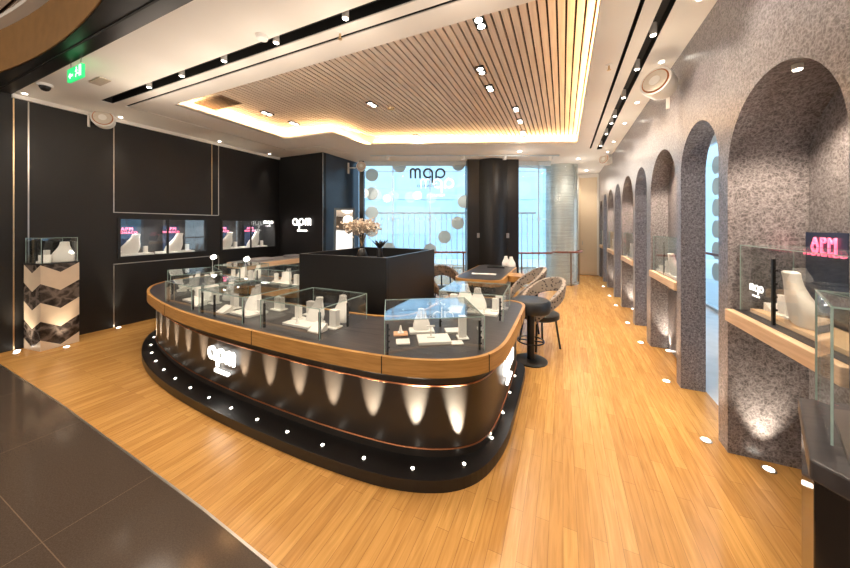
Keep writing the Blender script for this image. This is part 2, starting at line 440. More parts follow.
# left wall with two openings
V1, V2 = (2.38, 3.72), (3.98, 5.30)
ZV0, ZV1 = 1.08, 1.74
b = MB()
b.box(XL-.5, XL, -1, V1[0], 0, HC); b.box(XL-.5, XL, V1[1], V2[0], 0, HC); b.box(XL-.5, XL, V2[1], 5.6, 0, HC)
for v in (V1, V2): b.box(XL-.5, XL, v[0], v[1], 0, ZV0); b.box(XL-.5, XL, v[0], v[1], ZV1, HC)
for v in (V1, V2): b.box(XL-.5, XL-.42, v[0], v[1], ZV0, ZV1)
struct(b.build('wall_left', M_blackwall))
struct(MB().box(XL-.5, -5.03, 5.4, 5.5, 0, HC).build('wall_back_left', M_blackwall))
x6, y6 = F(-1.72)
struct(MB().box(-5.13, -5.03, 5.5, 6.75, 0, HC).build('wall_side_left', M_bluewall))
struct(MB().box(-9, XL-.5, 1.2, 1.36, 0, HC).build('wall_front_left', M_blackwall))
# metal seams on the black wall
t = 20
for (yy, z0, z1, m) in ((1.37, 0, HC, M_brass), (1.49, 1.0, HC, M_silver), (2.33, 1.82, HC, M_silver), (2.33, 0, .98, M_silver), (3.80, 1.82, HC, M_brass), (3.93, 1.82, HC, M_silver), (3.93, 0, .98, M_silver)):
    struct(MB().box(XL, XL+.006, yy, yy+.012, z0, z1).build('trim_%d' % t, m)); t += 1
for (ya, yb, z) in ((2.33, 3.93, 1.81), (2.33, 3.93, .99)):
    struct(MB().box(XL, XL+.008, ya, yb, z, z+.012).build('trim_%d' % t, M_silver)); t += 1
struct(MB().box(-5.034, -5.022, 5.388, 5.40, 0, HC).build('trim_%d' % t, M_silver)); t += 1
struct(MB().box(XL, XL+.04, 1.36, 5.4, HC-.05, HC).build('trim_%d' % t, M_ceil)); t += 1

# right wall: arches. (y0, y1, type)
OPEN = [(1.84, 2.84, 'n'), (2.98, 3.78, 'p'), (3.90, 4.92, 'n'), (5.12, 5.88, 'p'), (6.02, 7.08, 'n'), (7.22, 8.02, 'p'), (8.16, 9.20, 'n'), (9.34, 10.12, 'p'), (10.26, 11.05, 'n')]
SPR = {'n': 1.98, 'p': 2.10}
def arch_pts(y0, y1, spr, n=20):
    c, r = (y0+y1)/2, (y1-y0)/2
    return [(c+r*math.cos(PI*i/n), spr+r*math.sin(PI*i/n)) for i in range(n+1)]     # from y1 side to y0 side
outl = [(1.62, 0)]
for (y0, y1, k) in OPEN:
    outl += [(y0, 0)] + list(reversed(arch_pts(y0, y1, SPR[k]))) + [(y1, 0)]
outl += [(11.4, 0), (11.4, HC), (1.62, HC)]
MYZ = Matrix(((0, 0, 1, 0), (1, 0, 0, 0), (0, 1, 0, 0), (0, 0, 0, 1)))          # (a,b,c) -> x=c, y=a, z=b
struct(MB().prism(outl, XR, XR+.19, M=MYZ).build('wall_right', M_stone))
b = MB()
for (y0, y1, k) in OPEN:
    if k == 'n':
        a = [(y1, 0)]+arch_pts(y0, y1, SPR[k])+[(y0, 0)]
        big = [(y1+.05, 0)]+[(p[0]+(p[0]-(y0+y1)/2)*.08, p[1]+.04) for p in arch_pts(y0, y1, SPR[k])]+[(y0-.05, 0)]
        if y0 < 2:
            b.prism(a+big[::-1], XR+.19, XR+.40, M=MYZ); b.prism(big, XR+.40, XR+.44, M=MYZ)
        else: b.prism(big, XR+.191, XR+.215, M=MYZ)
struct(b.build('wall_right_recess', M_stone))
struct(MB().box(XR+.19, 5.2, 1.56, 1.66, 0, HC).build('wall_front_right', M_stone))
struct(MB().box(1.25, 2.72, .8, 11.6, HC, HC+.02).build('ceiling', M_ceil))
struct(MB().box(.28, XR+1.7, 11.3, 11.4, 0, HC).build('wall_back', M_wallwhite))
d = struct(MB().box(.52, 1.0, 11.27, 11.3, .02, HC-.12).build('door_1', M_beige, bevel=.004))
struct(MB().box(.495, .52, 11.26, 11.3, 0, HC-.1).build('trim_50', M_brass))
MB().cyl((0, 0), .012, 0, .12, M=Matrix.Translation((.58, 11.255, .98))).build('door_handle', M_silver, d)

# facade -------------------------------------------------------------
struct(MB().box(-1.72, -1.60, -.06, .1, 0, HC, FM(0, 0, 0)).build('window_post_left', M_black))
def window_pane(nm, s0, s1, mulls):
    g = MB().box(s0, s1, -.01, .01, .02, HC-.02, FM(0, 0, 0)).build(nm, M_winglass); struct(g)
    b = MB()
    for s in mulls: b.box(s-.012, s+.012, -.05, -.012, 0, HC, FM(0, 0, 0))
    b.box(s0, s1, -.02, .02, 0, .05, FM(0, 0, 0))
    b.box(s0, s1, -.025, .025, HC-.12, HC, FM(0, 0, 0))
    b.box(s0, s1, -.018, -.011, 1.775, 1.79, FM(0, 0, 0)); b.box(s0, s1, -.018, -.011, 3.02, 3.035, FM(0, 0, 0))
    for s in mulls:
        for a in (45, 135, 225, 315):
            b.tube([Vector((*F(s, -.045), 1.782)), Vector((*F(s+.11*math.cos(math.radians(a)), -.03), 1.782+.11*math.sin(math.radians(a))))], .008, 6)
    b.build('window_frame', M_mull, g)
window_pane('window_1', -1.6, 1.08, (-.84, .13))
window_pane('window_2', 2.39, 3.30, (2.98,))
b = MB(); b.box(1.08, 2.39, -.25, .2, 0, HC, FM(0, 0, 0))
b.prism([(1.38+.72*i/16*1.0, -.25-.16*math.sin(PI*i/16)) for i in range(17)], 0, HC, M=FM(0, 0, 0))
struct(b.build('column', M_black))
# curved window
cs, cd = 3.84, .65
arc = lambda r, a0, a1, n=28: [(cs+r*math.cos(math.radians(a0+(a1-a0)*i/n)), cd+r*math.sin(math.radians(a0+(a1-a0)*i/n))) for i in range(n+1)]
b = MB(); p = arc(.46, -200, 60); b.prism(p+arc(.45, -200, 60)[::-1], 0, HC, M=FM(0, 0, 0))
struct(b.build('window_3', M_cylglass, smooth=True))
b = MB(); b.cyl((cs, cd+.02), .37, 0, HC, 40, M=FM(0, 0, 0)); struct(b.build('column', M_colstone, smooth=True))
struct(MB().box(.28, .375, 9.65, 11.3, 0, HC).build('wall_back_return', M_wallwhite))
struct(MB().prism(arc(.485, -200, 60)+arc(.44, -200, 60)[::-1], 0, .04, M=FM(0, 0, 0)).build('trim_51', M_silver))
# handrails
def rail(pts, name, label, posts, z=.92):
    r = thing(name, label, 'handrail', (0, 0, 0))
    MB().tube([(*F(*p), z) for p in pts], .025, 10).build('rail', M_rail, r, smooth=True)
    for (s, d) in posts:
        MB().tube([(*F(s, d), 0), (*F(s, d), z-.02)], .018, 8).build('post', M_railpost, r, smooth=True)
rail([(-1.58, -.14), (1.06, -.14)], 'handrail', 'red-brown handrail across the wide window with cream discs', [(-1.5, -.14), (-.2, -.14), (1.0, -.14)])
rail([(2.42, -.14), (3.25, -.16)]+arc(.56, -130, 5), 'handrail', 'red-brown handrail curving round the glass cylinder at the right', [(2.5, -.14), arc(.56, -85, 5)[0], arc(.56, -130, 5)[-1]], .90)

# right-hand corridor glazing x=2.65
g = MB().box(2.64, 2.66, .8, 11.3, .05, HC-.02).build('window_4', M_winglass); struct(g)
b = MB()
for yy in (1.5, 3.0, 4.5, 6.0, 9.2, 10.6): b.box(2.58, 2.63, yy-.015, yy+.015, 0, HC)
b.box(2.6, 2.68, .8, 11.3, 0, .05); b.box(2.6, 2.68, .8, 11.3, HC-.12, HC)
b.build('window_frame', M_mull, g)
r = thing('handrail', 'dark handrail along the corridor glazing seen through the arch', 'handrail')
MB().tube([(2.5, .9, 1.08), (2.5, 11.2, 1.08)], .025, 10).build('rail', M_rail, r)
for yy in (2.2, 5.0, 9.9): MB().tube([(2.5, yy, 0), (2.5, yy, 1.06)], .018, 8).build('post', M_railpost, r)

# cream discs on the glass
def disc(nm, M, label, group, r=.17):
    b = MB().cyl((0, 0), r, 0, .03, 32)
    for v in b.bm.verts: v.co = M @ v.co
    tag(b.build('window_disc', M_disc), label, 'disc', group)
RF = Matrix.Rotation(YAW, 4, 'Z') @ Matrix.Rotation(-PI/2, 4, 'X')
dl = [(372, 175, 'top disc of the cream column at the left edge of the wide window'), (372, 193.6, 'second cream disc down the left edge of the wide window'),
      (372, 212.6, 'third cream disc down the left edge of the wide window'), (372, 230.6, 'fourth cream disc down the left edge, just above the dried flowers'),
      (399.6, 166, 'cream disc high on the wide window, left of the hanging letters'), (458.5, 164.5, 'cream disc high on the wide window, right of the hanging letters'),
      (464, 201.6, 'cream disc half hidden by the edge of the black column'), (457.7, 223, 'upper cream disc low at the right of the wide window'),
      (444.5, 237, 'lower cream disc at the right, just above the handrail'), (389, 249, 'cream disc behind the handrail, left of centre'), (430, 250, 'cream disc behind the handrail, right of centre')]
for (px, py, lab) in dl:
    x, y = F((px-425)*8.04/304, .02)
    disc('d', Matrix.Translation((x, y, CAMH-(py-226)*8.04/304)) @ RF, lab, 'cream discs on the wide window')
MX = Matrix.Rotation(PI/2, 4, 'Y')
for i in range(6):
    disc('d', Matrix.Translation((2.67, 7.62, .72+.41*i)) @ MX, 'cream disc on the corridor window seen through the arch, %s from the bottom' % ORD[i], 'cream discs on the corridor window', .17)
# outdoors
struct(MB().box(-30, 30, 3.6, 30, -.3, -.15, Matrix.Translation((-3, 5, 0)) @ MF).build('ground', M_outground))
b = MB(); MO = FM(0, 0, 0)
b.box(-26, 26, 8, 8.4, -.15, 12, MO)
for i in range(-10, 12): b.box(i*1.6-.02, i*1.6+.02, 7.97, 8.0, -.15, 12, MO)
for z in (1.2, 3.0, 4.8, 6.6, 8.4, 10.2): b.box(-26, 26, 7.96, 8.0, z, z+.04, MO)
tag(b.build('building', M_outbldg), 'pale blue panelled building wall outside the windows', 'building')
b = MB(); b.box(-.5, 13, 0, .3, -.15, 9, Matrix.Translation((9.5, -2, 0)) @ Matrix.Rotation(PI/2, 4, 'Z'))
for i in range(10): b.box(i*1.4, i*1.4+.04, .3, .33, -.15, 9, Matrix.Translation((9.5, -2, 0)) @ Matrix.Rotation(PI/2, 4, 'Z'))
tag(b.build('building', M_outbldg), 'pale blue building wall outside the corridor glazing', 'building')
fn = thing('balustrade', 'white metal fence of thin upright bars outside the wide window', 'fence')
b = MB()
for i in range(41):
    s = -3.4+.17*i; b.box(s-.009, s+.009, 1.6, 1.62, -.15, 2.0, MO)
b.build('bars', M_outline, fn)
b = MB(); b.box(-3.5, 3.5, 1.58, 1.65, 1.98, 2.04, MO); b.box(-3.5, 3.5, 1.58, 1.65, .25, .31, MO); b.build('top_rail', M_outline, fn)

# ================================================================== LETTERING
def ring_pts(cx, cy, r0, r1, a0, a1, n=24):
    o = [(cx+r1*math.cos(a0+(a1-a0)*i/n), cy+r1*math.sin(a0+(a1-a0)*i/n)) for i in range(n+1)]
    i_ = [(cx+r0*math.cos(a0+(a1-a0)*i/n), cy+r0*math.sin(a0+(a1-a0)*i/n)) for i in range(n+1)]
    return o+i_[::-1]
def text_mesh(txt, size, ext):
    c = bpy.data.curves.new('t', 'FONT'); c.body = txt; c.size = size; c.extrude = ext; c.align_x = 'CENTER'; c.align_y = 'CENTER'; c.space_character = 1.25
    o = bpy.data.objects.new('t', c); COL.objects.link(o)
    dg = bpy.context.evaluated_depsgraph_get(); dg.update()
    me = bpy.data.meshes.new_from_object(o.evaluated_get(dg))
    bpy.data.objects.remove(o); return me
def logo(M, w, ext, mat_, label, sub=True, name='lettering_sign', st=.13, wires=0, heavy=False):
    """apm / MONACO; local x reading direction, local y up"""
    t_ = thing(name, label, 'sign'); t_.matrix_world = M
    k = w/3.55; e = ext
    def add(nm, polys):
        b = MB()
        for p in polys: b.prism([(q[0]*k, q[1]*k) for q in p], 0, e)
        return b.build(nm, mat_, t_)
    add('letter_a', [ring_pts(-1.25, 0, .5-st, .5, 0, PI*1.74, 30), [(-.75-st, -.5), (-.75, -.5), (-.75, .1), (-.75-st, .1)]])
    add('letter_p', [ring_pts(-.05, 0, .5-st, .5, -PI*.75, PI*.95, 30), [(-.55, -.95), (-.55+st, -.95), (-.55+st, .1), (-.55, .1)]])
    add('letter_m', [[(.65, -.5), (.65+st, -.5), (.65+st, .22), (.65, .22)], [(1.185-st/2, -.5), (1.185+st/2, -.5), (1.185+st/2, .22), (1.185-st/2, .22)], [(1.72-st, -.5), (1.72, -.5), (1.72, .22), (1.72-st, .22)],
                     ring_pts(.9325+st/8, .2, .285-st+.02, .285+.02, 0, PI, 16), ring_pts(1.4475-st/8, .2, .285-st+.02, .285+.02, 0, PI, 16)])
    if sub:
        me = text_mesh('MONACO', .36*k, e/2); me.materials.append(mat_)
        o = bpy.data.objects.new('word_monaco', me); COL.objects.link(o); o.parent = t_; o.location = (.1*k, -1.25*k, e/2)
    if wires:
        for x in (-1.2, 0, 1.1): MB().tube([(x*k, .49*k, e/2), (x*k, wires, e/2)], .004, 6).build('hanging_wire', M_mull, t_)
    return t_
def frame(loc, xdir, mirror=False):
    x = Vector(xdir).normalized(); y = Vector((0, 0, 1)); z = x.cross(y)
    M = Matrix((x, y, z)).transposed().to_4x4(); M.translation = loc
    return M
# ================================================================== MAIN COUNTER
OUT = [(-.36, 3.2), (-.37, 3.52), (-.62, 3.62), (-1.0, 3.62), (-1.28, 3.6), (-1.28, 3.2), (-1.28, 2.75), (-1.45, 2.44), (-2.2, 2.43), (-3.4, 2.43), (-4.1, 2.5), (-4.25, 2.72), (-4.1, 2.92),
       (-3.1, 2.92), (-3.1, 3.6), (-4.2, 3.6), (-4.9, 3.6), (-5.45, 3.4), (-5.7, 2.9), (-5.5, 2.42), (-4.95, 2.05), (-4.3, 1.80), (-3.6, 1.65), (-2.8, 1.57), (-1.9, 1.54), (-1.35, 1.55), (-.86, 1.60), (-.50, 1.78), (-.37, 2.15), (-.36, 2.6)]
# travel is counter-clockwise seen from above? make sure, so that offset() goes inward
def area(p): return sum(p[i][0]*p[(i+1) % len(p)][1]-p[(i+1) % len(p)][0]*p[i][1] for i in range(len(p)))/2
if area(OUT) < 0: OUT = OUT[::-1]
RIM = chaikin(OUT, 3)
PL = RIM
RIM = chaikin([(p[0], p[1]+(.105 if (p[1] < 1.9 and p[0] < -.45) else (.04 if p[1] < 2.1 and p[0] < -.45 else 0))) for p in OUT], 3)
BODY = offset(RIM, .09)
cnt = thing('display_counter', 'long dark rounded island counter with golden oak rim and lit lettering', 'counter', (-2.8, 2.6, 0))
cw = Matrix.Translation((2.8, -2.6, 0))
def cb(b, nm, m, **k):
    for v in b.bm.verts: v.co = cw @ v.co
    return b.build(nm, m, cnt, **k)
b = MB().prism(PL, 0, .075); plinth = cb(b, 'plinth', M_black, bevel=.008)
cb(MB().prism(BODY, .0752, .64), 'body', M_cbody, smooth=True)
cb(MB().prism(offset(RIM, .028), .64, .745), 'countertop', M_ctop, smooth=True)
cb(MB().ribbon(RIM, .0275, .64, .752, True), 'oak_rim', M_oak, smooth=True)
bo = offset(RIM, .086)
cb(MB().tube([(p[0], p[1], .13) for p in bo], .005, 6, True), 'copper_line', M_copper)
cb(MB().tube([(p[0], p[1], .545) for p in bo], .005, 6, True), 'copper_line', M_copper)
cb(MB().ribbon(offset(RIM, .36), .006, .7452, .7455, True), 'inlay_line', M_black)
# seams in the oak rim
for (sx, sy) in ((-1.03, 1.57), (-.44, 1.98), (-2.3, 1.55), (-3.9, 1.71), (-.36, 3.0)):
    i = min(range(len(RIM)), key=lambda q: (RIM[q][0]-sx)**2+(RIM[q][1]-sy)**2)
    a = Vector(RIM[i]); d = (Vector(RIM[(i+1) % len(RIM)])-Vector(RIM[i-1])).normalized()
    Mx = Matrix.Translation((a.x, a.y, 0)) @ Matrix.Rotation(math.atan2(d.y, d.x), 4, 'Z')
    cb(MB().box(-.003, .003, -.002, .01, .64, .7525, Mx), 'rim_joint', M_slot)
# vertical seams on body and lamps on the plinth along the outer path
start = min(range(len(RIM)), key=lambda q: (RIM[q][0]+.36)**2+(RIM[q][1]-3.3)**2)
def walk(path, step, first, count):
    """points along the path, going clockwise from the right end round the front"""
    pts = path[::-1]; s0 = min(range(len(pts)), key=lambda q: (pts[q][0]+.46)**2+(pts[q][1]-3.3)**2)
    res = []; acc = -first; i = s0
    while len(res) < count:
        a, c = Vector(pts[i % len(pts)]), Vector(pts[(i+1) % len(pts)]); L = (c-a).length
        while acc+L >= step*len(res) and len(res) < count and acc <= step*len(res):
            u = (step*len(res)-acc)/max(L, 1e-6); p = a.lerp(c, min(max(u, 0), 1)); d = (c-a).normalized()
            res.append((p, d))
        acc += L; i += 1
        if i > s0+2*len(pts): break
    return res
lp = offset(PL, .085)
for (p, d) in walk(lp, .335, .1, 24):
    nrm = Vector((-d.y, d.x))
    if (Vector((p.x, p.y))+nrm*.1-Vector((-2.8, 2.5))).length > (Vector((p.x, p.y))-Vector((-2.8, 2.5))).length: nrm = -nrm
    b = MB().cyl((p.x, p.y), .011, .0752, .0785, 16); cb(b, 'plinth_lamp', M_puck)
    q = Vector((p.x, p.y, .09))
    inn = Vector((nrm.x, nrm.y, 0))
    light('SPOT', 'plinth_spot', q, 150, (1, .86, .64), target=q+Vector((0, 0, 1))+inn*.27, angle=28, blend=1.0, rad=.008)
# lettering on the counter
def body_at(x, y):
    i = min(range(len(BODY)), key=lambda q: (BODY[q][0]-x)**2+(BODY[q][1]-y)**2)
    a = Vector(BODY[i]); d = (Vector(BODY[(i+1) % len(BODY)])-Vector(BODY[i-1])).normalized()
    return a, d
a, d = body_at(-2.86, 1.75)
if d.x < 0: d = -d
n = Vector((d.y, -d.x))
logo(frame((a.x+n.x*.01, a.y+n.y*.01, .42), (d.x, d.y, 0)), .43, .02, M_lettw, 'glowing white lettering on the long front of the dark counter', st=.17)
a, d = body_at(-.55, 2.75)
if d.y < 0: d = -d
n = Vector((d.y, -d.x))
logo(frame((a.x+n.x*.01, a.y+n.y*.01, .42), (d.x, d.y, 0)), .43, .02, M_lettw, 'glowing white lettering on the right end of the dark counter', st=.17)
logo(frame((-5.67, 5.385, 1.70), (1, 0, 0)), .60, .012, M_lettw, 'glowing white lettering on the black wall beside the blue panel', st=.17)
# hanging window sign, facing outdoors
xx, yy = F((427.5-425)*7.6/304, -.4)
logo(frame((xx, yy, 2.92), (-CA, -SA, 0)), 36.5*7.6/304, .02, M_lettblk, 'large black letters hanging in the wide window, read from outside', wires=HC-2.92, st=.17)
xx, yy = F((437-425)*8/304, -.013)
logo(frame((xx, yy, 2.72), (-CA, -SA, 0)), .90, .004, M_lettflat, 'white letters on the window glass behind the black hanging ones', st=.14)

# ================================================================== GLASS CASES AND DISPLAYS
def case(x, y, z, w, dpt, h, rz, label, posts=(), name='glass_display_case', group=None, clips=True):
    """glass box; w along local x, dpt along local y, origin at its centre"""
    t_ = thing(name, label, 'display case', (x, y, z), rz, group)
    b = MB(); e = .004
    b.box(-w/2, w/2, -dpt/2, -dpt/2+e, .0, h-.005); b.box(-w/2, w/2, dpt/2-e, dpt/2, .0, h-.005)
    b.box(-w/2, -w/2+e, -dpt/2+e, dpt/2-e, .0, h-.005); b.box(w/2-e, w/2, -dpt/2+e, dpt/2-e, .0, h-.005)
    b.box(-w/2, w/2, -dpt/2, dpt/2, h-.005, h)
    b.build('glass_panes', M_glass, t_)
    b = MB(); q = .0025
    for sx in (-1, 1):
        for sy in (-1, 1): b.cbox((sx*w/2, sy*dpt/2, h/2), (q*2, q*2, h))
        b.cbox((sx*w/2, 0, h-q), (q*2, dpt, q*2))
    for sy in (-1, 1): b.cbox((0, sy*dpt/2, h-q), (w, q*2, q*2))
    b.build('glass_edges', M_glassedge, t_)
    for (px, py) in posts:
        b = MB().cbox((px, py, h*.43), (.014, .014, h*.86))
        if clips:
            for k in range(4): b.cbox((px+.008, py-.004, h*(.2+.17*k)), (.012, .012, .010))
        b.build('corner_post', M_blackmetal, t_)
    return t_
def bust(x, y, z, s, rz, label, group, lean=0.0, m=None):
    b = MB()
    # shoulders wide at the base, sloping to a neck, thin from front to back
    secs = [(0, .104, .052, 0, 0), (.02, .112, .056, 0, 0), (.07, .110, .052, 0, .004), (.11, .096, .046, 0, .010), (.15, .076, .038, 0, .016), (.19, .055, .032, 0, .02), (.225, .045, .03, 0, .02), (.25, .044, .031, 0, .02), (.256, .036, .024, 0, .02)]
    b.loft([(z_*s, rx*s, ry*s, cx*s+lean*z_*s, cy*s+(z_*.15)*s) for (z_, rx, ry, cx, cy) in secs], 24, power=2.3)
    return tag(b.build('necklace_bust', m or M_white, smooth=True, loc=(x, y, z), rz=rz), label, 'display bust', group)
def tray(x, y, z, w, d_, h, rz, label, group, m=None):
    b = MB().box(-w/2, w/2, -d_/2, d_/2, 0, h)
    return tag(b.build('display_tray', m or M_white2, bevel=.003, loc=(x, y, z), rz=rz), label, 'tray', group)
def stand(x, y, z, w, d_, h, rz, label, group, kind=0):
    b = MB()
    if kind == 0:   # tall slab standing on a foot
        b.box(-w/2, w/2, -d_/2, d_/2, 0, h); b.box(-w*.75, w*.75, -d_*1.1, d_*.9, 0, .012)
    elif kind == 1:  # ramp
        b.prism([(-d_/2, 0), (d_/2, 0), (d_/2, h), (d_/2-.012, h), (-d_/2, .012)], -w/2, w/2, M=Matrix(((0, 0, 1, 0), (1, 0, 0, 0), (0, 1, 0, 0), (0, 0, 0, 1))))
    elif kind == 2:  # ring cone
        b.cyl((0, 0), w*.5, 0, .01, 20); b.cyl((0, 0), w*.3, .01, h, 20, r2=w*.1)
    elif kind == 3:  # T-bar
        b.box(-w/2, w/2, -d_/2, d_/2, 0, .01); b.box(-.005, .005, -.005, .005, .01, h-.01); b.box(-w/2, w/2, -.006, .006, h-.012, h)
    return tag(b.build('jewellery_stand', M_white, bevel=.002, loc=(x, y, z), rz=rz), label, 'jewellery stand', group)

ZC = .745
def R2(rz, x, y): return (x*math.cos(rz)-y*math.sin(rz), x*math.sin(rz)+y*math.cos(rz))
SHORT = {'A': "in the case on the counter's curve", 'B': 'in the case nearest the bar stool', 'C': "in the case left of the counter's curve", 'D': 'in the case above the glowing lettering',
         'E': 'in the case left of the glowing lettering', 'F': "in the case at the counter's left end", 'G': 'in the back-row case near the wall', 'H': 'in the back-row case by the partition'}
CASES = [ # x, y, w, d, rz, name phrase, posts, layout
    (-.925, 2.13, .68, .56, .543, 'on the front right curve of the counter', ((-.32, -.26), (.31, -.26), (.12, .25)), 'A'),
    (-.80, 3.02, .60, .56, .05, 'on the right end of the counter by the stool', ((.27, -.25), (-.1, .26)), 'B'),
    (-1.98, 2.04, .66, .58, -.02, 'on the counter front left of the curved corner', ((-.31, -.27), (.31, -.27), (.31, .05)), 'C'),
    (-2.87, 2.06, .70, .58, -.06, 'above the glowing lettering of the counter', ((-.33, -.27), (-.12, -.27), (.33, -.27)), 'D'),
    (-3.72, 2.15, .66, .56, -.13, 'left of the glowing lettering on the counter', ((-.31, -.26), (.31, -.26)), 'E'),
    (-4.66, 2.52, .66, .54, -.40, 'at the far left end of the counter', ((-.31, -.25), (.0, -.25), (.31, -.25)), 'F'),
    (-4.75, 3.27, .60, .50, 0, 'on the back row of the counter, nearest the black wall', ((.28, -.23),), 'G'),
    (-3.75, 3.27, .70, .50, 0, 'on the back row of the counter, beside the black partition', ((-.33, -.23),), 'H')]
for (cx, cy, w, dd, rz, ph, posts, lay) in CASES:
    case(cx, cy, ZC+.0006, w, dd, .235, rz, 'clear glass display case ' + ph, posts)
    g = 'white displays in the glass case ' + ph
    cs_ = ph; ph = SHORT[lay]
    def at(lx, ly): 
        a, b_ = R2(rz, lx, ly); return cx+a, cy+b_
    Z = ZC+.0008
    if lay == 'A':
        P_ = at(.02, -.06); tray(*P_, Z, .24, .17, .022, rz, 'largest white tray at the front ' + ph, g)
        P_ = at(-.21, -.07); tray(*P_, Z, .10, .10, .012, rz, 'small white pad left of the large tray ' + ph, g)
        P_ = at(-.22, .10); tray(*P_, Z, .11, .09, .012, rz, 'peach pad at the back left ' + ph, g, M_peachtray)
        P_ = at(-.05, .14); tray(*P_, Z, .20, .12, .02, rz, 'white tray at the back ' + ph, g)
        P_ = at(.20, .12); tray(*P_, Z, .12, .10, .015, rz, 'white pad at the back right ' + ph, g)
        P_ = at(.245, -.03); stand(*P_, Z, .055, .045, .17, rz, 'tall white upright block at the right ' + ph, g)
        P_ = at(.18, -.13); tray(*P_, Z, .09, .07, .010, rz, 'small white pad by the tall block ' + ph, g)
        P_ = at(.0, -.05); stand(*P_, Z+.022, .06, .03, .09, rz, 'white T-shaped stand on the front tray ' + ph, g, 3)
        P_ = at(-.05, .14); bust(*P_, Z+.020, .62, rz, 'white necklace bust at the back ' + ph, g)
        P_ = at(-.22, .10); stand(*P_, Z+.012, .05, .05, .06, rz, 'small white ring cone on the peach pad ' + ph, g, 2)
    else:
        fl = -1 if lay in 'BD' else 1
        P_ = at(-.08*fl, -.06); tray(*P_, Z, .30, .20, .02, rz, 'white stepped tray at the front ' + ph, g)
        P_ = at(-.02*fl, .0); bust(*P_, Z+.02, .78, rz+.12*fl, 'white necklace bust on the tray ' + ph, g, .12*fl)
        P_ = at(.15*fl, .14); bust(*P_, Z, .86, rz-.2, 'white necklace bust at the back ' + ph, g, -.1)
        P_ = at(-.19*fl, -.02); stand(*P_, Z+.02, .05, .04, .12, rz, 'white upright block on the tray ' + ph, g)
        P_ = at(.23*fl, -.02); stand(*P_, Z, .07, .05, .15, rz, 'white upright block beside the tray ' + ph, g)
        P_ = at(.17*fl, -.15); stand(*P_, Z, .12, .10, .06, rz, 'white sloping ramp at the front ' + ph, g, 1)
        P_ = at(-.10*fl, -.115); stand(*P_, Z+.02, .04, .04, .05, rz, 'white ring cone on the tray ' + ph, g, 2)
        P_ = at(-.22*fl, .17); stand(*P_, Z, .10, .05, .13, rz, 'broad white slab at the back ' + ph, g)
# small lamps on the left cases (they glare in the photograph)
for (x, y, ph) in ((-4.98, 2.95, 'nearest the wall'), (-4.25, 2.98, 'nearer the partition')):
    t_ = thing('case_lamp', 'small glaring lamp on a thin stem at the counter\'s left end, ' + ph, 'lamp', (x, y, ZC+.0005))
    MB().cyl((0, 0), .03, 0, .008, 16).tube([(0, 0, .008), (0, 0, .34)], .005, 6).build('stem', M_silver, t_)
    MB().cyl((0, 0), .03, 0, .05, 16, M=Matrix.Translation((0, 0, .36)) @ Matrix.Rotation(1.2, 4, 'Y') @ Matrix.Rotation(0, 4, 'Z')).build('lamp_head', M_lamp, t_)

# ================================================================== STAFF PARTITION
PX0, PX1, PY0, PY1, PZ = -2.96, -1.71, 2.77, 4.10, 1.26
t_ = thing('partition_box', 'waist-high black partition box standing inside the counter ring', 'partition', (-2.33, 3.4, 0))
for nm, bx in (('panel', (PX0, PX1, PY0, PY0+.04)), ('panel', (PX0, PX1, PY1-.04, PY1)), ('panel', (PX0, PX0+.04, PY0+.0405, PY1-.0405)), ('panel', (PX1-.04, PX1, PY0+.0405, PY1-.0405))):
    b = MB().box(bx[0]+2.33, bx[1]+2.33, bx[2]-3.4, bx[3]-3.4, 0, PZ); b.build(nm, M_black, t_, bevel=.003)
MB().box(PX0+.0405+2.33, PX1-.0405+2.33, PY0+.0405-3.4, PY1-.0405-3.4, 1.10, 1.12).build('work_surface', M_ctop, t_)
# dried flowers in a black vase
t_ = thing('flower_arrangement', 'drooping cream dried flowers in a black vase behind the partition edge', 'flowers', (-2.52, 3.45, 1.1205))
MB().loft([(0, .05, .05, 0, 0), (.08, .075, .075, 0, 0), (.15, .05, .05, 0, 0), (.18, .03, .03, 0, 0), (.2, .036, .036, 0, 0)], 20).build('vase', M_black, t_, smooth=True)
b = MB(); tips = []
for i in range(7):
    a = -2.6+.35*i*1.3; L = .20+.05*(i % 3)
    pts = [(0, 0, .19)]+[(L*u*math.cos(a), L*u*.5*math.sin(a), .19+.30*math.sin(min(1, u*1.15)*PI*.62)) for u in (.2, .4, .6, .8, 1)]
    b.tube(pts, .004, 5); tips += pts[2:]
b.build('stems', mat('dry_stem', (.28, .2, .12), .7, noise=.1), t_)
b = MB()
for (tx, ty, tz) in tips+tips+tips+[(tp[0]*.8, tp[1]*.7, tp[2]+.01) for tp in tips]:
    for k in range(9):
        c = Vector((tx+random.gauss(-.02, .035), ty+random.gauss(0, .04), tz+random.gauss(0, .035)))
        M_ = Matrix.Translation(c) @ Matrix.Rotation(random.random()*6, 4, 'Z') @ Matrix.Rotation(random.random()*3, 4, 'X')
        b.loft([(0, .004, .002, 0, 0), (.012, .014, .004, 0, 0), (.024, .012, .003, 0, .004), (.032, .003, .001, 0, .007)], 6, M=M_)
tag(b.build('petals', M_flower, t_), kind='stuff')
t_ = thing('leaf_ornament', 'black spiky leaf ornament beside the dried flowers on the partition', 'ornament', (-2.10, 3.25, 1.1205))
MB().cyl((0, 0), .05, 0, .2, 16, r2=.035).build('base', M_black, t_)
for i in range(9):
    a = 2*PI*i/9
    M_ = Matrix.Translation((0, 0, .19)) @ Matrix.Rotation(a, 4, 'Z') @ Matrix.Rotation(.75, 4, 'Y')
    MB().loft([(0, .008, .012, 0, 0), (.07, .004, .026, 0, 0), (.15, .002, .003, 0, 0)], 8, M=M_).build('leaf', M_black, t_)

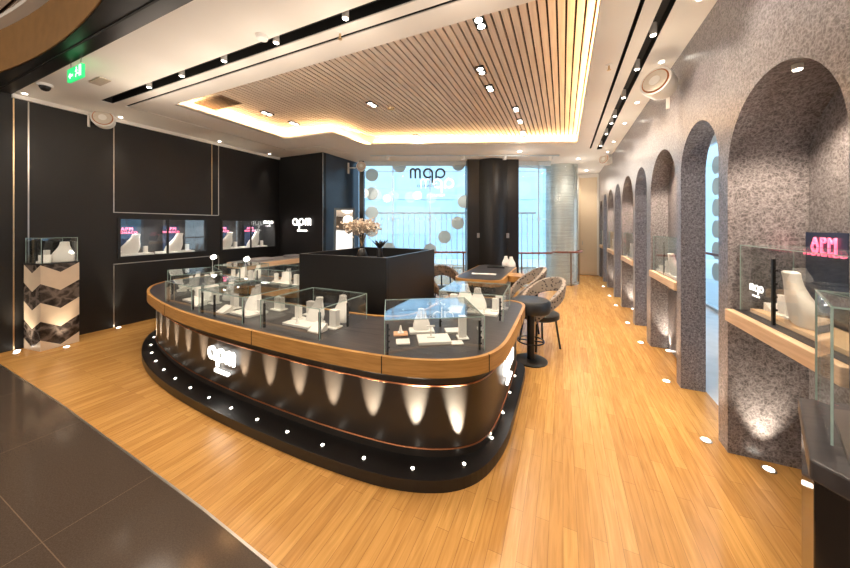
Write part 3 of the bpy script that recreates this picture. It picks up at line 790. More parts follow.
# ================================================================== WALL VITRINES
def neon_board(x, y, z, w, h, xdir, label, group):
    t_ = thing('poster_board', label, 'poster', (0, 0, 0), 0, group)
    t_.matrix_world = frame((x, y, z), xdir)
    MB().box(-w/2, w/2, 0, h, -.012, 0).build('board', M_navy, t_)
    for (txt, s, zz, cx) in (('APM', .28*w, h*.90-.01, 0), ('MONACO', .20*w, h*.90-.07, 0)):
        me = text_mesh(txt, s, .004); me.materials.append(M_pinkneon)
        o = bpy.data.objects.new('neon_word', me); COL.objects.link(o); o.parent = t_; o.location = (cx, zz, .006)
    return t_
for vi, (va, vb) in enumerate((V1, V2)):
    ph = ('left', 'right')[vi]
    t_ = thing('wall_display_case', 'lit glass-fronted display case recessed in the black wall, %s one of two' % ph, 'display case', (XL, (va+vb)/2, ZV0))
    hw = (vb-va)/2; hh = ZV1-ZV0
    b = MB()
    for (a0, a1, c0, c1) in ((-hw, hw, 0, .03), (-hw, hw, hh-.03, hh), (-hw, -hw+.03, .03, hh-.03), (hw-.03, hw, .03, hh-.03), (-.012, .012, .03, hh-.03)):
        b.box(-.005, .025, a0, a1, c0, c1)
    b.build('frame', M_black, t_)
    b = MB().box(-.418, -.40, -hw, hw, 0, hh).box(-.40, -.01, -hw, -hw+.01, 0, hh).box(-.40, -.01, hw-.01, hw, 0, hh)
    b.build('lining', mat('grey_vitrine_lining', (.035, .036, .04), .3, noise=.1), t_)
    MB().box(-.006, -.002, -hw+.03, hw-.03, .03, hh-.03).build('glass_pane', M_glass, t_)
    MB().box(-.40, -.01, -hw+.01, hw-.01, 0, .012).build('base_board', M_black, t_)
    for k in range(4):
        MB().cyl((-.2, -hw+.2+(2*hw-.4)*k/3), .018, hh-.012, hh, 12).build('downlight', M_lamp, t_)
    for k in (-.42, -.1, .22, .5): light('SPOT', 'vitrine_light', (XL-.12, (va+vb)/2+k, ZV1-.03), 7, (1, .90, .78), direction=(-.2, 0, -1), angle=120, blend=.6)
    g = 'displays in the %s wall display case' % ph
    for k, yo in enumerate((-.42, .22)):
        cy = (va+vb)/2+yo; side = 'left' if k == 0 else 'right'
        if vi == 0: lb = ' in the left wall display case'
        else: lb = ' in the right wall display case'
        tray(XL-.2, cy, ZV0+.0125, .30, .50, .04, 0, 'low white plinth on the %s side%s' % (side, lb), g)
        bust(XL-.18, cy-.06, ZV0+.053, 1.30, -PI/2+.2, 'tall curved white necklace bust on the %s side%s' % (side, lb), g, lean=-.25)
        neon_board(XL-.30, cy-.02, ZV0+.053, .26, .47, (0, 1, 0), 'dark board with pink neon lettering on the %s side%s' % (side, lb), g)
        stand(XL-.14, cy+.165, ZV0+.053, .05, .05, .12, 0, 'short white block beside the %s bust%s' % (side, lb), g)
        stand(XL-.10, cy-.20, ZV0+.053, .05, .05, .09, 0, 'white ring cone at the edge of the %s plinth%s' % (side, lb), g, 2)
logo(frame((XL+.03, 5.08, 1.69), (0, -1, 0)), .26, .004, M_lettw, 'small white letters imitating a sign reflection at the upper corner of the right wall case', st=.17)  # reflection of a sign imitated by glowing mirrored letters

# drawer cabinet beneath the right vitrine
t_ = thing('drawer_cabinet', 'low blue-black drawer cabinet with pale oak top edge below the wall cases', 'cabinet', (-5.65, 4.58, 0))
hx, hy = .33, .78
MB().box(-hx+.02, hx-.02, -hy+.02, hy-.02, 0, .78).build('body', M_drawer, t_)
MB().box(-hx, hx, -hy, hy, .7805, .89).build('oak_edge', M_palewood, t_, bevel=.01)
MB().box(-hx+.02, hx-.02, -hy+.02, hy-.02, .8905, .9).build('top_panel', M_greyleather, t_)
for i in range(2):
    for j in range(3):
        y0 = -hy+.03+i*(hy-.03)*1.0; z0 = .05+.24*j
        dr = MB().box(hx-.0195, hx-.005, y0+.005, y0+hy-.04, z0, z0+.225).build('drawer', M_drawer, t_, bevel=.003)
for (x, y, w, dd, lab) in ((-5.6, 4.25, .34, .44, 'grey rounded leather tray on the near end of the drawer cabinet'), (-5.62, 5.05, .24, .34, 'grey rounded leather tray on the far end of the drawer cabinet')):
    b = MB().loft([(0, w/2, dd/2, 0, 0), (.02, w/2+.01, dd/2+.01, 0, 0), (.045, w/2, dd/2, 0, 0), (.05, w/2-.03, dd/2-.03, 0, 0)], 32, power=4)
    tag(b.build('leather_tray', M_greyleather, smooth=True, loc=(x, y, .9005)), lab, 'tray', 'leather trays on the drawer cabinet')

# floor mirror
t_ = thing('floor_mirror', 'tall grey-blue framed floor mirror leaning by the blue wall panel', 'mirror', (-4.62, 5.62, 0), math.radians(30))
Mm = Matrix.Rotation(math.radians(-4), 4, 'X')
b = MB()
for bx in ((-.24, .24, 0, .05), (-.24, .24, 1.98, 2.03), (-.24, -.19, .05, 1.98), (.19, .24, .05, 1.98)):
    b.box(bx[0], bx[1], 0, .04, bx[2], bx[3], Mm)
b.build('mirror_frame', mat('slate_mirror_frame', (.06, .085, .11), .35, noise=.1), t_)
MB().box(-.19, .19, .012, .018, .05, 1.98, Mm).build('mirror_glass', M_mirror, t_)
MB().box(-.24, .24, .0405, .06, .02, 2.0, Mm).build('mirror_back', M_black, t_)

# ================================================================== CHEVRON PEDESTALS
def pedestal(x, y, rz, label, S_=.36, H_=1.10):
    """square pedestal clad in zig-zag bands: every face has its valley in the middle, its peaks at the corners"""
    t_ = thing('display_pedestal', label, 'pedestal', (x, y, 0), rz)
    h = S_/2; c = [(-h, -h), (h, -h), (h, h), (-h, h)]; pts = []
    for i in range(4):
        a, b_ = c[i], c[(i+1) % 4]; pts += [a, ((a[0]+b_[0])/2, (a[1]+b_[1])/2)]
    B = [MB(), MB()]; N_ = 8; lift = [.11, 0]*4
    for i in range(N_):
        j = (i+1) % N_
        for r in range(-1, 6):
            za, zb = .99-.24*r, .99-.24*(r+1)
            loz = lambda q: min(H_, max(0., zb+lift[q])); hiz = lambda q: min(H_, max(0., za+lift[q]))
            q4 = [(pts[i], loz(i)), (pts[j], loz(j)), (pts[j], hiz(j)), (pts[i], hiz(i))]; vs = []
            for (p, z) in q4:
                if vs and (vs[-1][2]-z) ** 2+(vs[-1][0]-p[0])**2+(vs[-1][1]-p[1])**2 < 1e-9: continue
                vs.append((p[0], p[1], z))
            if len(vs) > 2 and abs(vs[0][2]-vs[-1][2]) < 1e-5 and vs[0][:2] == vs[-1][:2]: vs.pop()
            if len(vs) > 2: 
                D = B[0] if r % 2 == 0 else B[1]; D.bm.faces.new([D.bm.verts.new(v) for v in vs])
    B[0].build('ivory_cladding', M_chw, t_); B[1].build('dark_cladding', M_chd, t_)
    MB().box(-h+.003, h-.003, -h+.003, h-.003, 0, H_-.002).build('core', M_black, t_)
    return t_
def faceted_pedestal(x, y, R, H_, rz, label, n=6):
    t_ = thing('display_pedestal', label, 'pedestal', (x, y, 0), rz)
    corners = [(R*math.cos(2*PI*i/n), R*math.sin(2*PI*i/n)) for i in range(n)]
    MB().prism(corners, 0, H_-.06).build('body', mat('glossy_brown_black_panel', (.020, .014, .011), .10, noise=.2, nscale=3), t_, bevel=.004)
    MB().prism([(p[0]*1.02, p[1]*1.02) for p in corners], H_-.0595, H_-.006).build('top_slab', M_ctop, t_, bevel=.006)
    MB().prism([(p[0]*.84, p[1]*.84) for p in corners], H_-.0055, H_).build('top_step', M_greystep, t_, bevel=.004)
    return t_
M_chd = stone('dark_veined_marble', (.018, .014, .013), (.07, .055, .048), (.10, .08, .07), 7, .25)
M_greystep = mat('grey_brown_plinth_step', (.10, .085, .075), .3, noise=.1, nscale=6)
PA = math.radians(8)
pedestal(-6.26, 1.653, PA, 'square pedestal with chevron marble bands against the black wall at the left')
tag(MB().box(-.185, .185, -.185, .185, 1.1003, 1.115).build('pedestal_top_board', M_black, loc=(-6.26, 1.653, 0), rz=PA), 'thin black board on top of the chevron pedestal', 'board')
case(-6.26, 1.653, 1.1155, .335, .335, .33, PA, 'glass box standing on the chevron marble pedestal', ((.14, -.15), (.03, -.15)), clips=False)
g = 'displays on the chevron pedestal'
bust(-6.22, 1.73, 1.1158, 1.05, .9, 'white necklace bust in the glass box on the chevron pedestal', g)
stand(-6.22, 1.57, 1.1158, .12, .12, .10, 1.2, 'white sloping ramp in the glass box on the chevron pedestal', g, 1)
stand(-6.35, 1.62, 1.1158, .06, .05, .16, .4, 'white block at the back of the glass box on the chevron pedestal', g)
# near right pedestal
NX, NY = 1.01, 1.18
faceted_pedestal(NX, NY, .42, 1.0, math.radians(6), 'dark glossy faceted pedestal close to the camera at the right')
NA = math.radians(-23)
case(.935, 1.279, 1.0005, .44, .32, .38, NA, 'glass box on the dark pedestal at the right edge', clips=False)
tag(MB().box(-.10, .10, -.005, .005, 0, .33).build('poster_board', M_navy, loc=(.93, 1.17, 1.0008), rz=NA+.25), 'deep blue upright card in the glass box at the right edge', 'poster')
tag(MB().box(-.03, .03, -.01, .01, 0, .33).build('upright_card', M_palewood, loc=(.80, 1.20, 1.0008), rz=NA+.2), 'pale beige upright card in the glass box at the right edge', 'card')

# ================================================================== NICHE SHELVES
ni = 0
for (y0, y1, k) in OPEN:
    if k != 'n': continue
    cy = (y0+y1)/2; w = y1-y0-.006; nm = ('nearest', 'second', 'third', 'fourth', 'farthest')[ni]
    ph = '%s arched niche of the stone wall' % nm
    t_ = thing('niche_shelf', 'shelf with pale oak front edge in the %s' % ph, 'shelf', (XR, cy, 0), 0, 'niche shelves of the stone wall')
    D_ = .395 if ni == 0 else .188
    MB().box(.03, D_, -w/2, w/2, .95, 1.02).build('shelf_board', M_ctop, t_)
    MB().box(-.02, .0295, -w/2+.005, w/2-.005, .935, 1.02).build('oak_edge', M_palewood, t_, bevel=.006)
    case(XR+(.19 if ni == 0 else .108), cy, 1.0205, .26 if ni == 0 else .155, w-.03, .45, 0, 'clear glass case on the shelf of the %s' % ph, ((-.065, .1),) if ni else ((-.13, .12),), group='glass cases in the arched niches')
    g = 'displays in the %s' % ph
    XC = XR+.19 if ni == 0 else XR+.108
    tray(XC, cy, 1.0208, .20 if ni == 0 else .13, w-.12, .025, 0, 'long pale tray in the %s' % ph, g, M_palewood if ni == 0 else M_white2)
    bust(XC, cy+(.09 if ni == 0 else -.12), 1.0460, 1.15 if ni == 0 else .95, PI/2+(.0 if ni else -.25), 'white necklace bust in the %s' % ph, g)
    stand(XC, cy+(.26 if ni == 0 else .20), 1.0460, .07, .06, .13, .2, 'white upright block in the %s' % ph, g)
    if ni < 3:
        stand(XC, cy+.39, 1.0460, .08, .06, .05, .2, 'low white ramp in the %s' % ph, g, 1)
        neon_board(XR+.365 if ni == 0 else XC+.06, cy+(.30 if ni == 0 else -.30), 1.0205 if ni == 0 else 1.0462, .32, .54 if ni == 0 else .31, (0, -1, 0), 'blue poster board with pink neon lettering in the %s' % ph, g)
    light('SPOT', 'niche_spot', ((XR+.16) if ni == 0 else (XR+.05), cy, 2.40), 45, (1, .80, .58), target=(XR+.22, cy+.1, 1.0), angle=110, blend=.6)
    ni += 1
    t2 = thing('recessed_spotlight', 'small bright spotlight under the crown of the %s' % ph, 'spotlight', (XR+(.2 if ni == 0 else .1), cy, 0), 0, 'spotlights in the arched niches')
    zc = SPR['n']+(y1-y0)/2
    MB().cyl((0, 0), .022, zc-.03, zc+.005, 14).build('housing', M_white2, t2)
    MB().cyl((0, 0), .017, zc-.034, zc-.0305, 14).build('lens', M_lamp, t2)
logo(frame((XR+.070, 2.66, 1.20), (0, 1, 0)), .15, .003, M_lettw, 'small white letters imitating a sign reflection on the glass of the nearest arched niche', st=.17)  # a sign reflected in the niche glass, built as glowing letters

# ================================================================== DESK, CHAIRS, STOOL
def rounded(x0, x1, y0, y1, r, n=8):
    o = []
    for (cx, cy, a0) in ((x1-r, y0+r, -PI/2), (x1-r, y1-r, 0), (x0+r, y1-r, PI/2), (x0+r, y0+r, PI)):
        o += [(cx+r*math.cos(a0+PI/2*i/n), cy+r*math.sin(a0+PI/2*i/n)) for i in range(n+1)]
    return o
t_ = thing('service_desk', 'oak-edged charcoal-topped service desk in front of the black column', 'desk', (-1.27, 5.7, 0))
top = rounded(-.40, .40, -.95, 1.0, .22)
MB().prism(top, .64, .745).build('oak_rim', M_oak, t_, smooth=True)
MB().prism(offset(top, .03), .7455, .75).build('top_panel', M_ctop, t_, smooth=True)
MB().prism(offset(top, .12), 0, .64).build('body', M_black, t_, smooth=True)
MB().prism(rounded(.401, 1.0, -.35, .05, .08), .64, .74).build('side_wing', M_oak, t_, smooth=True)
MB().cyl((.85, -.15), .03, 0, .64, 16).build('leg', M_blackmetal, t_)
tag(MB().box(-.17, .17, -.12, .12, 0, .025).build('desk_pad', M_black, bevel=.004, loc=(-1.25, 6.3, .7505), rz=.1), 'black flat pad on the service desk', 'pad')
tag(MB().box(-.21, .21, -.05, .05, 0, .012).build('paper_card', M_paper, bevel=.002, loc=(-1.27, 5.30, .7505), rz=.12), 'white printed card lying on the service desk', 'card')
for (i, (x, y)) in enumerate(((-.98, 6.52), (-1.1, 6.6))):
    bust(x, y, .7505, .8, .3, ('right' if i == 0 else 'left') + ' one of two white busts at the far end of the service desk', 'busts on the service desk')

def tub_chair(x, y, rz, m, label, seat_h=.46, top=.92, group='curved-back chairs', R=.26):
    """round seat with an open curved band for a back, band highest at local +y"""
    t_ = thing('tub_chair', label, 'chair', (x, y, 0), rz, group)
    MB().loft([(seat_h-.09, R-.04, R-.04, 0, 0), (seat_h-.07, R-.01, R-.01, 0, 0), (seat_h-.02, R-.01, R-.01, 0, 0), (seat_h, R-.05, R-.05, 0, 0)], 28).build('seat', M_seatblk, t_, smooth=True)
    bm = MB(); N_ = 26; rings = []
    for i in range(N_+1):
        u = i/N_; a = math.radians(-45+270*u); h = math.sin(PI*u)**.8
        zt = seat_h+.02+(top-seat_h-.02)*h; th = .13+.06*h
        ro, ri = R+.03, R-.03
        c, s_ = math.cos(a), math.sin(a)
        lean = .05*h
        rings.append([bm.bm.verts.new((c*(r_)+0, s_*(r_)+lean*(1 if q in (1, 2) else .6), z_)) for q, (r_, z_) in enumerate(((ro, zt-th), (ro+.01, zt), (ri+.01, zt), (ri, zt-th)))])
    for A, B in zip(rings, rings[1:]):
        for k in range(4): bm.bm.faces.new((A[k], A[(k+1) % 4], B[(k+1) % 4], B[k]))
    bm.bm.faces.new(rings[0]); bm.bm.faces.new(rings[-1][::-1])
    o = bm.build('backrest', m, t_, smooth=False, bevel=.012)
    for a in (45, 135, 225, 315):
        c, s_ = math.cos(math.radians(a)), math.sin(math.radians(a))
        MB().tube([(c*(R-.06), s_*(R-.06), seat_h-.08), (c*(R+.0), s_*(R+.0), 0)], .014, 8).build('leg', M_blackmetal, t_, smooth=True)
    for a in (80, 100): pass
    return t_
tub_chair(-.56, 4.90, math.radians(-70), M_fabric, 'taupe spotted curved-back chair at the side of the service desk', top=.97)
tub_chair(-.29, 4.35, math.radians(-50), M_fabric, 'taupe spotted curved-back chair right behind the black bar stool', top=.90)
tub_chair(-1.99, 5.28, math.radians(40), M_brownfab, 'brown spotted tub chair by the small table behind the partition', top=.84, R=.25)
t_ = thing('small_table', 'small pale glass-topped table behind the black partition', 'table', (-2.52, 5.92, 0))
MB().prism(rounded(-.40, .40, -.34, .34, .1), .725, .745).build('tabletop', mat('pale_blue_glass_top', (.5, .62, .68), .08, noise=.03), t_, smooth=True)
MB().prism(rounded(-.39, .39, -.33, .33, .1), .68, .7245).build('apron', M_oak, t_, smooth=True)
for sx in (-1, 1):
    for sy in (-1, 1): MB().tube([(sx*.3, sy*.24, .68), (sx*.34, sy*.28, 0)], .015, 8).build('leg', M_blackmetal, t_)
tag(MB().box(-.16, .16, -.11, .11, 0, .018).build('laptop_tray', M_black, bevel=.004, loc=(-2.42, 5.85, .7455), rz=.3), 'thin black tray on the small table', 'tray')

t_ = thing('bar_stool', 'black round bar stool with disc base beside the counter end', 'stool', (-.35, 3.81, 0))
MB().loft([(0, .19, .19, 0, 0), (.012, .19, .19, 0, 0), (.022, .17, .17, 0, 0), (.03, .05, .05, 0, 0)], 36).build('base', M_blackmetal, t_, smooth=True)
MB().cyl((0, 0), .045, .03, .58, 20).build('column', M_blackmetal, t_, smooth=True)
MB().tube([(.15*math.cos(2*PI*i/28), .15*math.sin(2*PI*i/28), .24) for i in range(28)], .009, 8, True).tube([(0, 0, .24), (.15, 0, .24)], .008, 6).tube([(0, 0, .24), (-.15, 0, .24)], .008, 6).build('footrest', M_blackmetal, t_, smooth=True)
MB().loft([(.58, .17, .17, 0, 0), (.59, .215, .215, 0, 0), (.62, .225, .225, 0, 0), (.70, .225, .225, 0, 0), (.73, .20, .20, 0, 0), (.74, .12, .12, 0, 0)], 36).build('seat', M_seatblk, t_, smooth=True)

# ================================================================== CEILING FIXTURES
def slot_lamp(x, y, label, e=30, tilt=(0, 0)):
    t_ = thing('spotlight', label, 'spotlight', (x, y, HC), 0, 'spotlights in the black ceiling slot')
    MB().cyl((0, 0), .028, -.004, .098, 18).build('housing', M_white2, t_, smooth=True)
    MB().cyl((0, 0), .020, -.0075, -.0045, 18).build('lens', M_lamp, t_)
    light('POINT', 'slot_fill', (x, y, HC-.42), 4.6 if x < .5 else 1.4, (1, .84, .68), rad=.25)  # soft fill point added below the lamp to lift the ceiling
    light('SPOT', 'slot_spot', (x, y, HC-.03), e, (1, .84, .66), direction=(tilt[0], tilt[1], -1), angle=110, blend=.7, rad=.04)
def unproj(px, py, z):
    r = (px-425)/304; u = -(py-226)/304; t = (z-CAMH)/u
    return ((-SA+r*CA)*t, (CA+r*SA)*t)
for i, x in enumerate((-4.62, -3.93, -3.18, -2.42, -1.62, -.6)):
    slot_lamp(x, 1.995, 'white spotlight in the left run of the black slot, %s from the left wall' % ORD[i], 26, (0, .15))
for i, y in enumerate((2.35, 3.3, 3.95, 4.75, 5.5, 5.85, 6.5, 7.4)):
    slot_lamp(.73, y, 'white spotlight in the right run of the black slot, %s from the camera end' % ORD[i], 20)
cof = [((480, 22), 'near the camera edge'), ((481, 70), 'second along the right-hand row'), ((490, 88), 'third along the right-hand row'), ((516, 109), 'fourth along the right-hand row'),
       ((520, 121), 'fifth along the right-hand row'), ((523, 132), 'last of the right-hand row'), ((267, 113), 'nearest the air grille'), ((372, 104), 'in the middle of the slats'),
       ((417, 136), 'near the far cove'), ((294, 123), 'beside the left cove')]
for (p, lab) in cof:
    x, y = unproj(p[0], p[1], HC+.18)
    t_ = thing('twin_downlight', 'twin square downlight in the slatted ceiling, ' + lab, 'downlight', (x, y, HC+.18), 0, 'twin downlights in the slatted ceiling')
    MB().box(-.05, .05, -.10, .10, -.012, .004).build('housing', M_black, t_)
    for s in (-.048, .048): MB().cyl((0, s), .034, -.016, -.0125, 18).build('lens', M_lamp, t_)
    light('SPOT', 'coffer_spot', (x, y, HC+.15), 36, (1, .86, .68), angle=120, blend=.8, rad=.06)
# cove light strips hidden on the ledge
def strip(p, q, e):
    mid = ((p[0]+q[0])/2, (p[1]+q[1])/2, HC+.02); L = math.hypot(q[0]-p[0], q[1]-p[1])
    l = bpy.data.lights.new('cove_strip', 'AREA'); l.shape = 'RECTANGLE'; l.size = L*.98; l.size_y = .05; l.energy = e*L; l.color = (1, .62, .27)
    o = bpy.data.objects.new('cove_strip', l); COL.objects.link(o); o.location = mid
    o.rotation_euler = (PI, 0, math.atan2(q[1]-p[1], q[0]-p[0]))
def mid_pts(i, j):
    a = ((CO[i][0]*.4+CE[i][0]*.6), (CO[i][1]*.4+CE[i][1]*.6)); c = ((CO[j][0]*.4+CE[j][0]*.6), (CO[j][1]*.4+CE[j][1]*.6)); return a, c
for (i, j) in ((1, 2), (2, 3), (3, 4), (4, 5), (5, 0)):
    strip(*mid_pts(i, j), 5.5)
# air grille
x, y = unproj(218, 103, HC+.18)
t_ = thing('air_grille', 'brown slotted air grille at the left of the slatted ceiling', 'grille', (x, y, HC+.18))
MB().box(-.33, .33, -.16, .16, -.008, .0).build('frame', M_grille, t_)
b = MB()
for i in range(9): b.box(-.30, .30, -.14+.032*i, -.125+.032*i, -.014, -.0085)
b.build('slats', M_slatbg, t_)
# sprinklers, detectors, camera, exit sign
for (px, py, lab) in ((340, 33, 'above the left slot'), (609, 65, 'between the cove and the right slot')):
    x, y = unproj(px, py, HC)
    t_ = thing('sprinkler', 'small brass ceiling sprinkler ' + lab, 'sprinkler', (x, y, HC), 0, 'ceiling sprinklers')
    MB().cyl((0, 0), .03, -.008, .001, 16).build('rose', M_white2, t_)
    MB().cyl((0, 0), .009, -.05, -.0085, 10).cyl((0, 0), .02, -.055, -.051, 12).build('head', M_brass, t_)
for (px, py, z, lab) in ((391, 108, HC+.18, 'on the slatted ceiling'), (262, 36, HC, 'on the white ceiling beyond the left slot')):
    x, y = unproj(px, py, z)
    tag(MB().loft([(-.04, .025, .025, 0, 0), (-.03, .045, .045, 0, 0), (0, .055, .055, 0, 0)], 20).build('smoke_detector', M_brass if z > HC else M_white2, smooth=True, loc=(x, y, z)), 'small round detector ' + lab, 'detector')
x, y = unproj(45, 84, HC)
t_ = thing('dome_camera', 'small white dome camera with black lens near the left ceiling corner', 'security camera', (x, y, HC))
MB().cyl((0, 0), .065, -.03, -.0005, 24).build('mount', M_white2, t_)
MB().loft([(-.085, .012, .012, 0, 0), (-.075, .032, .032, 0, 0), (-.05, .046, .046, 0, 0), (-.0305, .05, .05, 0, 0)], 24).build('dome', M_black, t_, smooth=True)
x, y = unproj(100, 81, HC)
tag(MB().box(-.14, .14, -.05, .05, -.012, 0).build('air_vent', mat('beige_vent', (.5, .42, .34), .6, noise=.05), loc=(x, y, HC)), 'narrow beige vent in the white ceiling by the exit sign', 'vent')
x, y = unproj(76, 70, HC-.1)
t_ = thing('exit_sign', 'small green glowing exit sign hanging under the white ceiling at left', 'sign', (x, y, HC-.20))
MB().box(-.17, .17, -.012, .012, 0, .13).build('sign_face', M_green, t_)
b = MB()
b.prism([(-.13, .05), (-.09, .02), (-.09, .04), (-.03, .04), (-.03, .06), (-.09, .06), (-.09, .08)], -.0165, -.0125, M=Matrix(((1, 0, 0, 0), (0, 0, 1, 0), (0, 1, 0, 0), (0, 0, 0, 1))))
b.cyl((.055, 0), .011, 0, .004, 12, M=Matrix(((1, 0, 0, 0), (0, 0, 1, -.0165), (0, 1, 0, .105), (0, 0, 0, 1))))
for (p, q) in (((.05, .092), (.065, .06)), ((.065, .06), (.04, .035)), ((.04, .035), (.04, .015)), ((.065, .06), (.085, .04)), ((.085, .04), (.10, .045)), ((.05, .088), (.03, .07)), ((.052, .088), (.08, .078))):
    b.tube([(p[0], -.0135, p[1]), (q[0], -.0135, q[1])], .0045, 6)
for bx in ((.115, .125, .01, .12), (.125, .16, .11, .12), (.15, .16, .01, .11)): b.box(bx[0], bx[1], -.0165, -.0125, bx[2], bx[3])
b.build('pictogram', M_exitwhite, t_)
for s in (-.12, .12): MB().tube([(s, 0, .13), (s, 0, .20)], .004, 6).build('hanger', M_silver, t_)

# wall speakers: tilted round-faced oval shell on a bracket
def speaker(px, py, depth, yaw_face, tilt, s, wall, label):
    r = (px-425)/304
    x, y, z = (-SA+r*CA)*depth, (CA+r*SA)*depth, CAMH-(py-226)*depth/304
    t_ = thing('wall_speaker', label, 'speaker', (x, y, z), 0, 'white round wall speakers')
    M_ = Matrix.Rotation(yaw_face, 4, 'Z') @ Matrix.Rotation(PI/2+tilt, 4, 'X')      # local z -> facing direction
    secs = [(-.15, .05, .05, 0, 0), (-.13, .10, .10, 0, 0), (-.06, .135, .135, 0, 0), (.06, .15, .15, 0, 0), (.10, .145, .145, 0, 0)]
    MB().loft([(a*s, b_*s, c*s, 0, 0) for (a, b_, c, _, _) in secs], 32, M=M_).build('shell', M_speaker, t_, smooth=True)
    b = MB().cyl((0, 0), .125*s, .1005*s, .104*s, 32, M=M_); b.build('face_ring', M_copper, t_)
    MB().cyl((0, 0), .112*s, .1045*s, .112*s, 32, M=M_).build('grille', M_speakerface, t_)
    MB().cyl((0, 0), .05*s, .1125*s, .118*s, 24, M=M_).build('cone', M_speaker, t_)
    wx, wy = wall
    b = MB().tube([(0, 0, 0), ((wx-x)*.5, (wy-y)*.5, .0), (wx-x, wy-y, .02)], .014, 8)
    d = Vector((wx-x, wy-y, 0)).normalized()
    Mb = Matrix.Translation((wx-x, wy-y, 0)) @ Matrix.Rotation(math.atan2(d.y, d.x), 4, 'Z')
    b.box(-.02, -.001, -.025, .025, -.13, .15, Mb); b.build('bracket', M_speaker, t_, smooth=False)
speaker(660, 85, 3.05, math.radians(-38), math.radians(-12), .95, (XR, 4.14), 'large white round speaker bracketed high on the stone wall')
speaker(606, 160, 7.4, math.radians(-40), math.radians(-12), .9, (XR, 8.35), 'small white speaker farther along the stone wall top')
speaker(104, 120, 4.62, math.radians(62), math.radians(-8), .9, (XL, 2.05), 'white round speaker bracketed high on the black wall')
speaker(361, 167, 7.6, math.radians(40), math.radians(-10), .8, (-5.03, 6.3), 'white speaker beside the wide window above the blue panel')

# track with small fittings in front of the wide window
t_ = thing('lighting_track', 'thin pale ceiling track running along the wide window', 'lighting track', (0, 0, 0))
a = F(-1.3, -.75); c = F(3.2, -.75)
MB().tube([(*a, HC-.02), (*c, HC-.02)], .018, 6).build('rail', M_mull, t_)
for s in (-.9, .9, 1.9, 3.0):
    q = F(s, -.75)
    MB().cyl(q, .045, HC-.12, HC-.04, 14).build('fitting', M_white2, t_)

for i, (x, y) in enumerate(((.35, 8.6), (.65, 10.5), (-.9, 7.2), (1.95, 3.2), (1.95, 5.6), (1.95, 8.2))):  # downlights added to brighten the dark far end and the corridor
    t_ = thing('recessed_downlight', 'added round fill downlight %s' % ('at the far end of the aisle ceiling, nearer one', 'at the far end of the aisle ceiling, farther one', 'between the coffer and the black column', 'in the corridor ceiling behind the stone wall, nearest', 'in the corridor ceiling behind the stone wall, middle', 'in the corridor ceiling behind the stone wall, farthest')[i], 'downlight', (x, y, HC), 0, 'added round fill downlights')
    MB().cyl((0, 0), .04, -.006, -.0005, 18).build('lens', M_lamp, t_)
    light('SPOT', 'back_spot', (x, y, HC-.03), 32, (1, .88, .72), angle=120, blend=.8, rad=.04)
    light('POINT', 'back_fill', (x, y, HC-.5), 4, (1, .90, .78), rad=.25)  # added fill point with no fixture of its own
for s in (-.9, .9):
    q = F(s, -.8); light('SPOT', 'track_spot', (*q, HC-.14), 60, (1, .86, .70), target=(*F(s*.8-.2, .03), 1.9), angle=80, blend=.8)
# floor uplights -----------------------------------------------------
def uplight(x, y, label, group, e, target, angle=50):
    t_ = thing('floor_uplight', label, 'floor light', (x, y, 0), 0, group)
    MB().cyl((0, 0), .036, .0003, .005, 20).build('bezel', M_silver, t_)
    MB().cyl((0, 0), .026, .0052, .0075, 20).build('lens', M_puck, t_)
    light('SPOT', 'uplight_spot', (x, y, .02), e, (1, .84, .62), target=target, angle=angle, blend=1, rad=.02)
G = 'floor lights along the stone wall'
for i, (y, lab) in enumerate(((2.93, 'at the foot of the pier between nearest niche and first passage'), (3.88, 'at the foot of the pier left of the first passage'), (5.02, 'at the foot of the pier beyond the second niche'), (5.95, 'at the foot of the pier before the third niche'), (7.15, 'at the foot of the pier beyond the third niche'), (8.09, 'at the foot of the pier before the fourth niche'), (9.27, 'at the foot of the pier beyond the fourth niche'))):
    uplight(XR-.09, y, 'small bright floor light ' + lab, G, 42, (XR+.03, y, 2.6), 34)
for i, (y0, y1) in enumerate(((1.84, 2.84), (3.90, 4.92), (6.02, 7.08), (8.16, 9.20))):
    y = y1-.1 if i else y1-.12
    x = XR+.30 if i == 0 else XR+.16
    uplight(XR+.17, y1-.09, 'small bright floor light under the shelf of the %s arched niche' % ('nearest', 'second', 'third', 'fourth')[i], G, 30, (XR+.20, y1+.02, 1.2), 60)
G = 'floor lights along the black wall'
for (x, y, lab, tx, ty) in ((XL+.09, 1.385, 'left of the chevron pedestal', XL, 1.385), (XL+.09, 2.36, 'below the left end of the first wall case', XL, 2.36), (XL+.09, 3.93, 'between the two wall cases', XL, 3.93)):
    uplight(x, y, 'small floor light by the black wall ' + lab, G, 34, (tx-.02, ty, 2.4), 34)
for (x, y, lab) in ((-6.27, 1.36, 'in front of its left face'), (-5.97, 1.70, 'in front of its right face')):
    uplight(x, y, 'small floor light at the chevron pedestal, ' + lab, G, 12, (-6.24, 1.66, .9), 50)
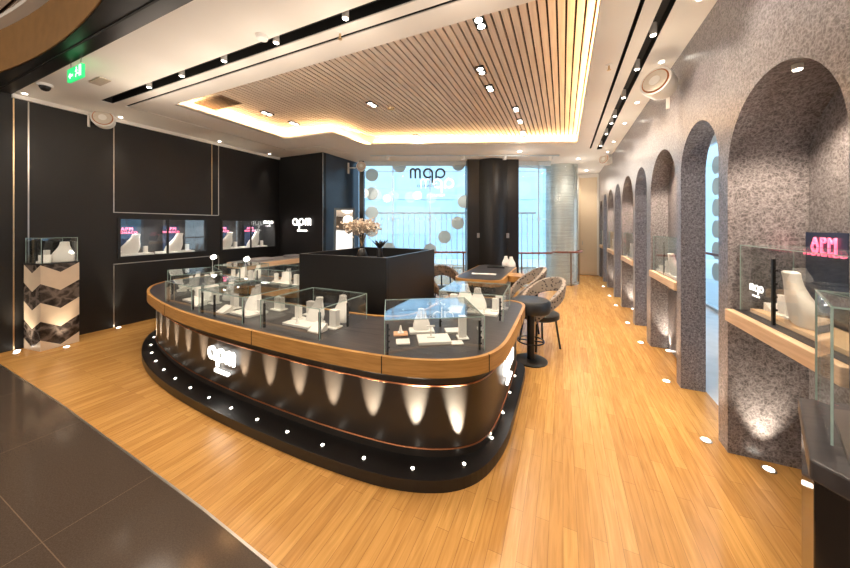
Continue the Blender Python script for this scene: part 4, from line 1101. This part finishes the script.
# ceiling wall-washers
G = 'small recessed wall-washer lights'
for i, y in enumerate((2.91, 3.88, 5.02, 5.95, 7.15, 8.09)):
    t_ = thing('recessed_downlight', 'tiny recessed ceiling light over the stone wall, %s from the camera' % ORD[i], 'downlight', (XR-.13, y, HC), 0, G)
    MB().cyl((0, 0), .022, -.005, -.0005, 16).build('lens', M_lamp, t_)
    light('SPOT', 'washer', (XR-.13, y, HC-.02), 16, (1, .88, .72), target=(XR+.06, y, 1.5), angle=38, blend=1, rad=.02)
for i, y in enumerate((1.43, 2.36, 3.86, 5.0)):
    t_ = thing('recessed_downlight', 'tiny recessed ceiling light over the black wall, %s from the entrance' % ORD[i], 'downlight', (XL+.16, y, HC), 0, G)
    MB().cyl((0, 0), .022, -.005, -.0005, 16).build('lens', M_lamp, t_)
    light('SPOT', 'washer', (XL+.16, y, HC-.02), 24, (1, .88, .72), target=(XL-.03, y, 1.5), angle=38, blend=1, rad=.02)
# switch plates on the column
for i, (s, lab) in enumerate(((1.36, 'left'), (2.07, 'right'))):
    b = MB().box(-.035, .035, -.008, 0, -.06, .06, FM(s, -.25-(.145 if i else .0), 1.36)); 
    t_ = b.build('wall_switch', M_silver); tag(t_, 'small silver wall plate on the black column, the %s one' % lab, 'switch', 'plates on the black column')

# ================================================================== ADDED FILL ON THE MALL SIDE, SUN AND SKY
for (x, y) in ((-6, -1), (-3, -1), (0, -1), (-4.5, -3.5), (-1, -3.5), (3, -1)):  # unseen lamps added behind the camera, no fixtures modelled
    light('POINT', 'mall_fill', (x, y, 3.3), 18, (1, .85, .68), rad=.25)
    light('SPOT', 'mall_spot', (x, y, 3.8), 70, (1, .85, .68), angle=140, blend=.8, rad=.15)
light('AREA', 'mall_side_fill', (-1.5, -5.9, 2.2), 90, (1, .93, .85), direction=(0, 1, .12), size=11, sy=3)  # broad area fill added behind the camera, no window modelled there
sl = bpy.data.lights.new('sun', 'SUN'); sl.energy = 1.0; sl.angle = .05; sl.color = (1, .97, .92)
so = bpy.data.objects.new('sun', sl); COL.objects.link(so)
so.rotation_euler = Vector((CA*.70-SA*.55, SA*.70+CA*.55, -.55)).to_track_quat('-Z', 'Y').to_euler()
w = bpy.data.worlds.new('World'); sc.world = w; w.use_nodes = True
nt = w.node_tree; bg = nt.nodes['Background']
tcw = nt.nodes.new('ShaderNodeTexCoord'); sep = nt.nodes.new('ShaderNodeSeparateXYZ'); rw = nt.nodes.new('ShaderNodeValToRGB')
nt.links.new(tcw.outputs['Generated'], sep.inputs[0]); nt.links.new(sep.outputs['Z'], rw.inputs['Fac'])
rw.color_ramp.elements[0].color = (.74, .85, .94, 1); rw.color_ramp.elements[1].color = (.52, .70, .93, 1)
nt.links.new(rw.outputs['Color'], bg.inputs['Color']); bg.inputs['Strength'].default_value = 1.6

# ================================================================== CAMERA
cam = bpy.data.cameras.new('camera'); co = bpy.data.objects.new('camera', cam); COL.objects.link(co)
cam.sensor_width = 36; cam.lens = 304/850*36; cam.shift_y = -58/850; cam.clip_start = .02
co.location = (0, 0, CAMH); co.rotation_euler = (PI/2, 0, YAW)
sc.camera = co
sc.view_settings.view_transform = 'Standard'; sc.view_settings.look = 'None'
sc.view_settings.exposure = 1.0; sc.view_settings.gamma = 1; sc.view_settings.use_curve_mapping = False
sc.cycles.use_denoising = True
sc.cycles.max_bounces = 8; sc.cycles.transparent_max_bounces = 24; sc.cycles.diffuse_bounces = 4; sc.cycles.glossy_bounces = 4
sc.cycles.sample_clamp_indirect = 4
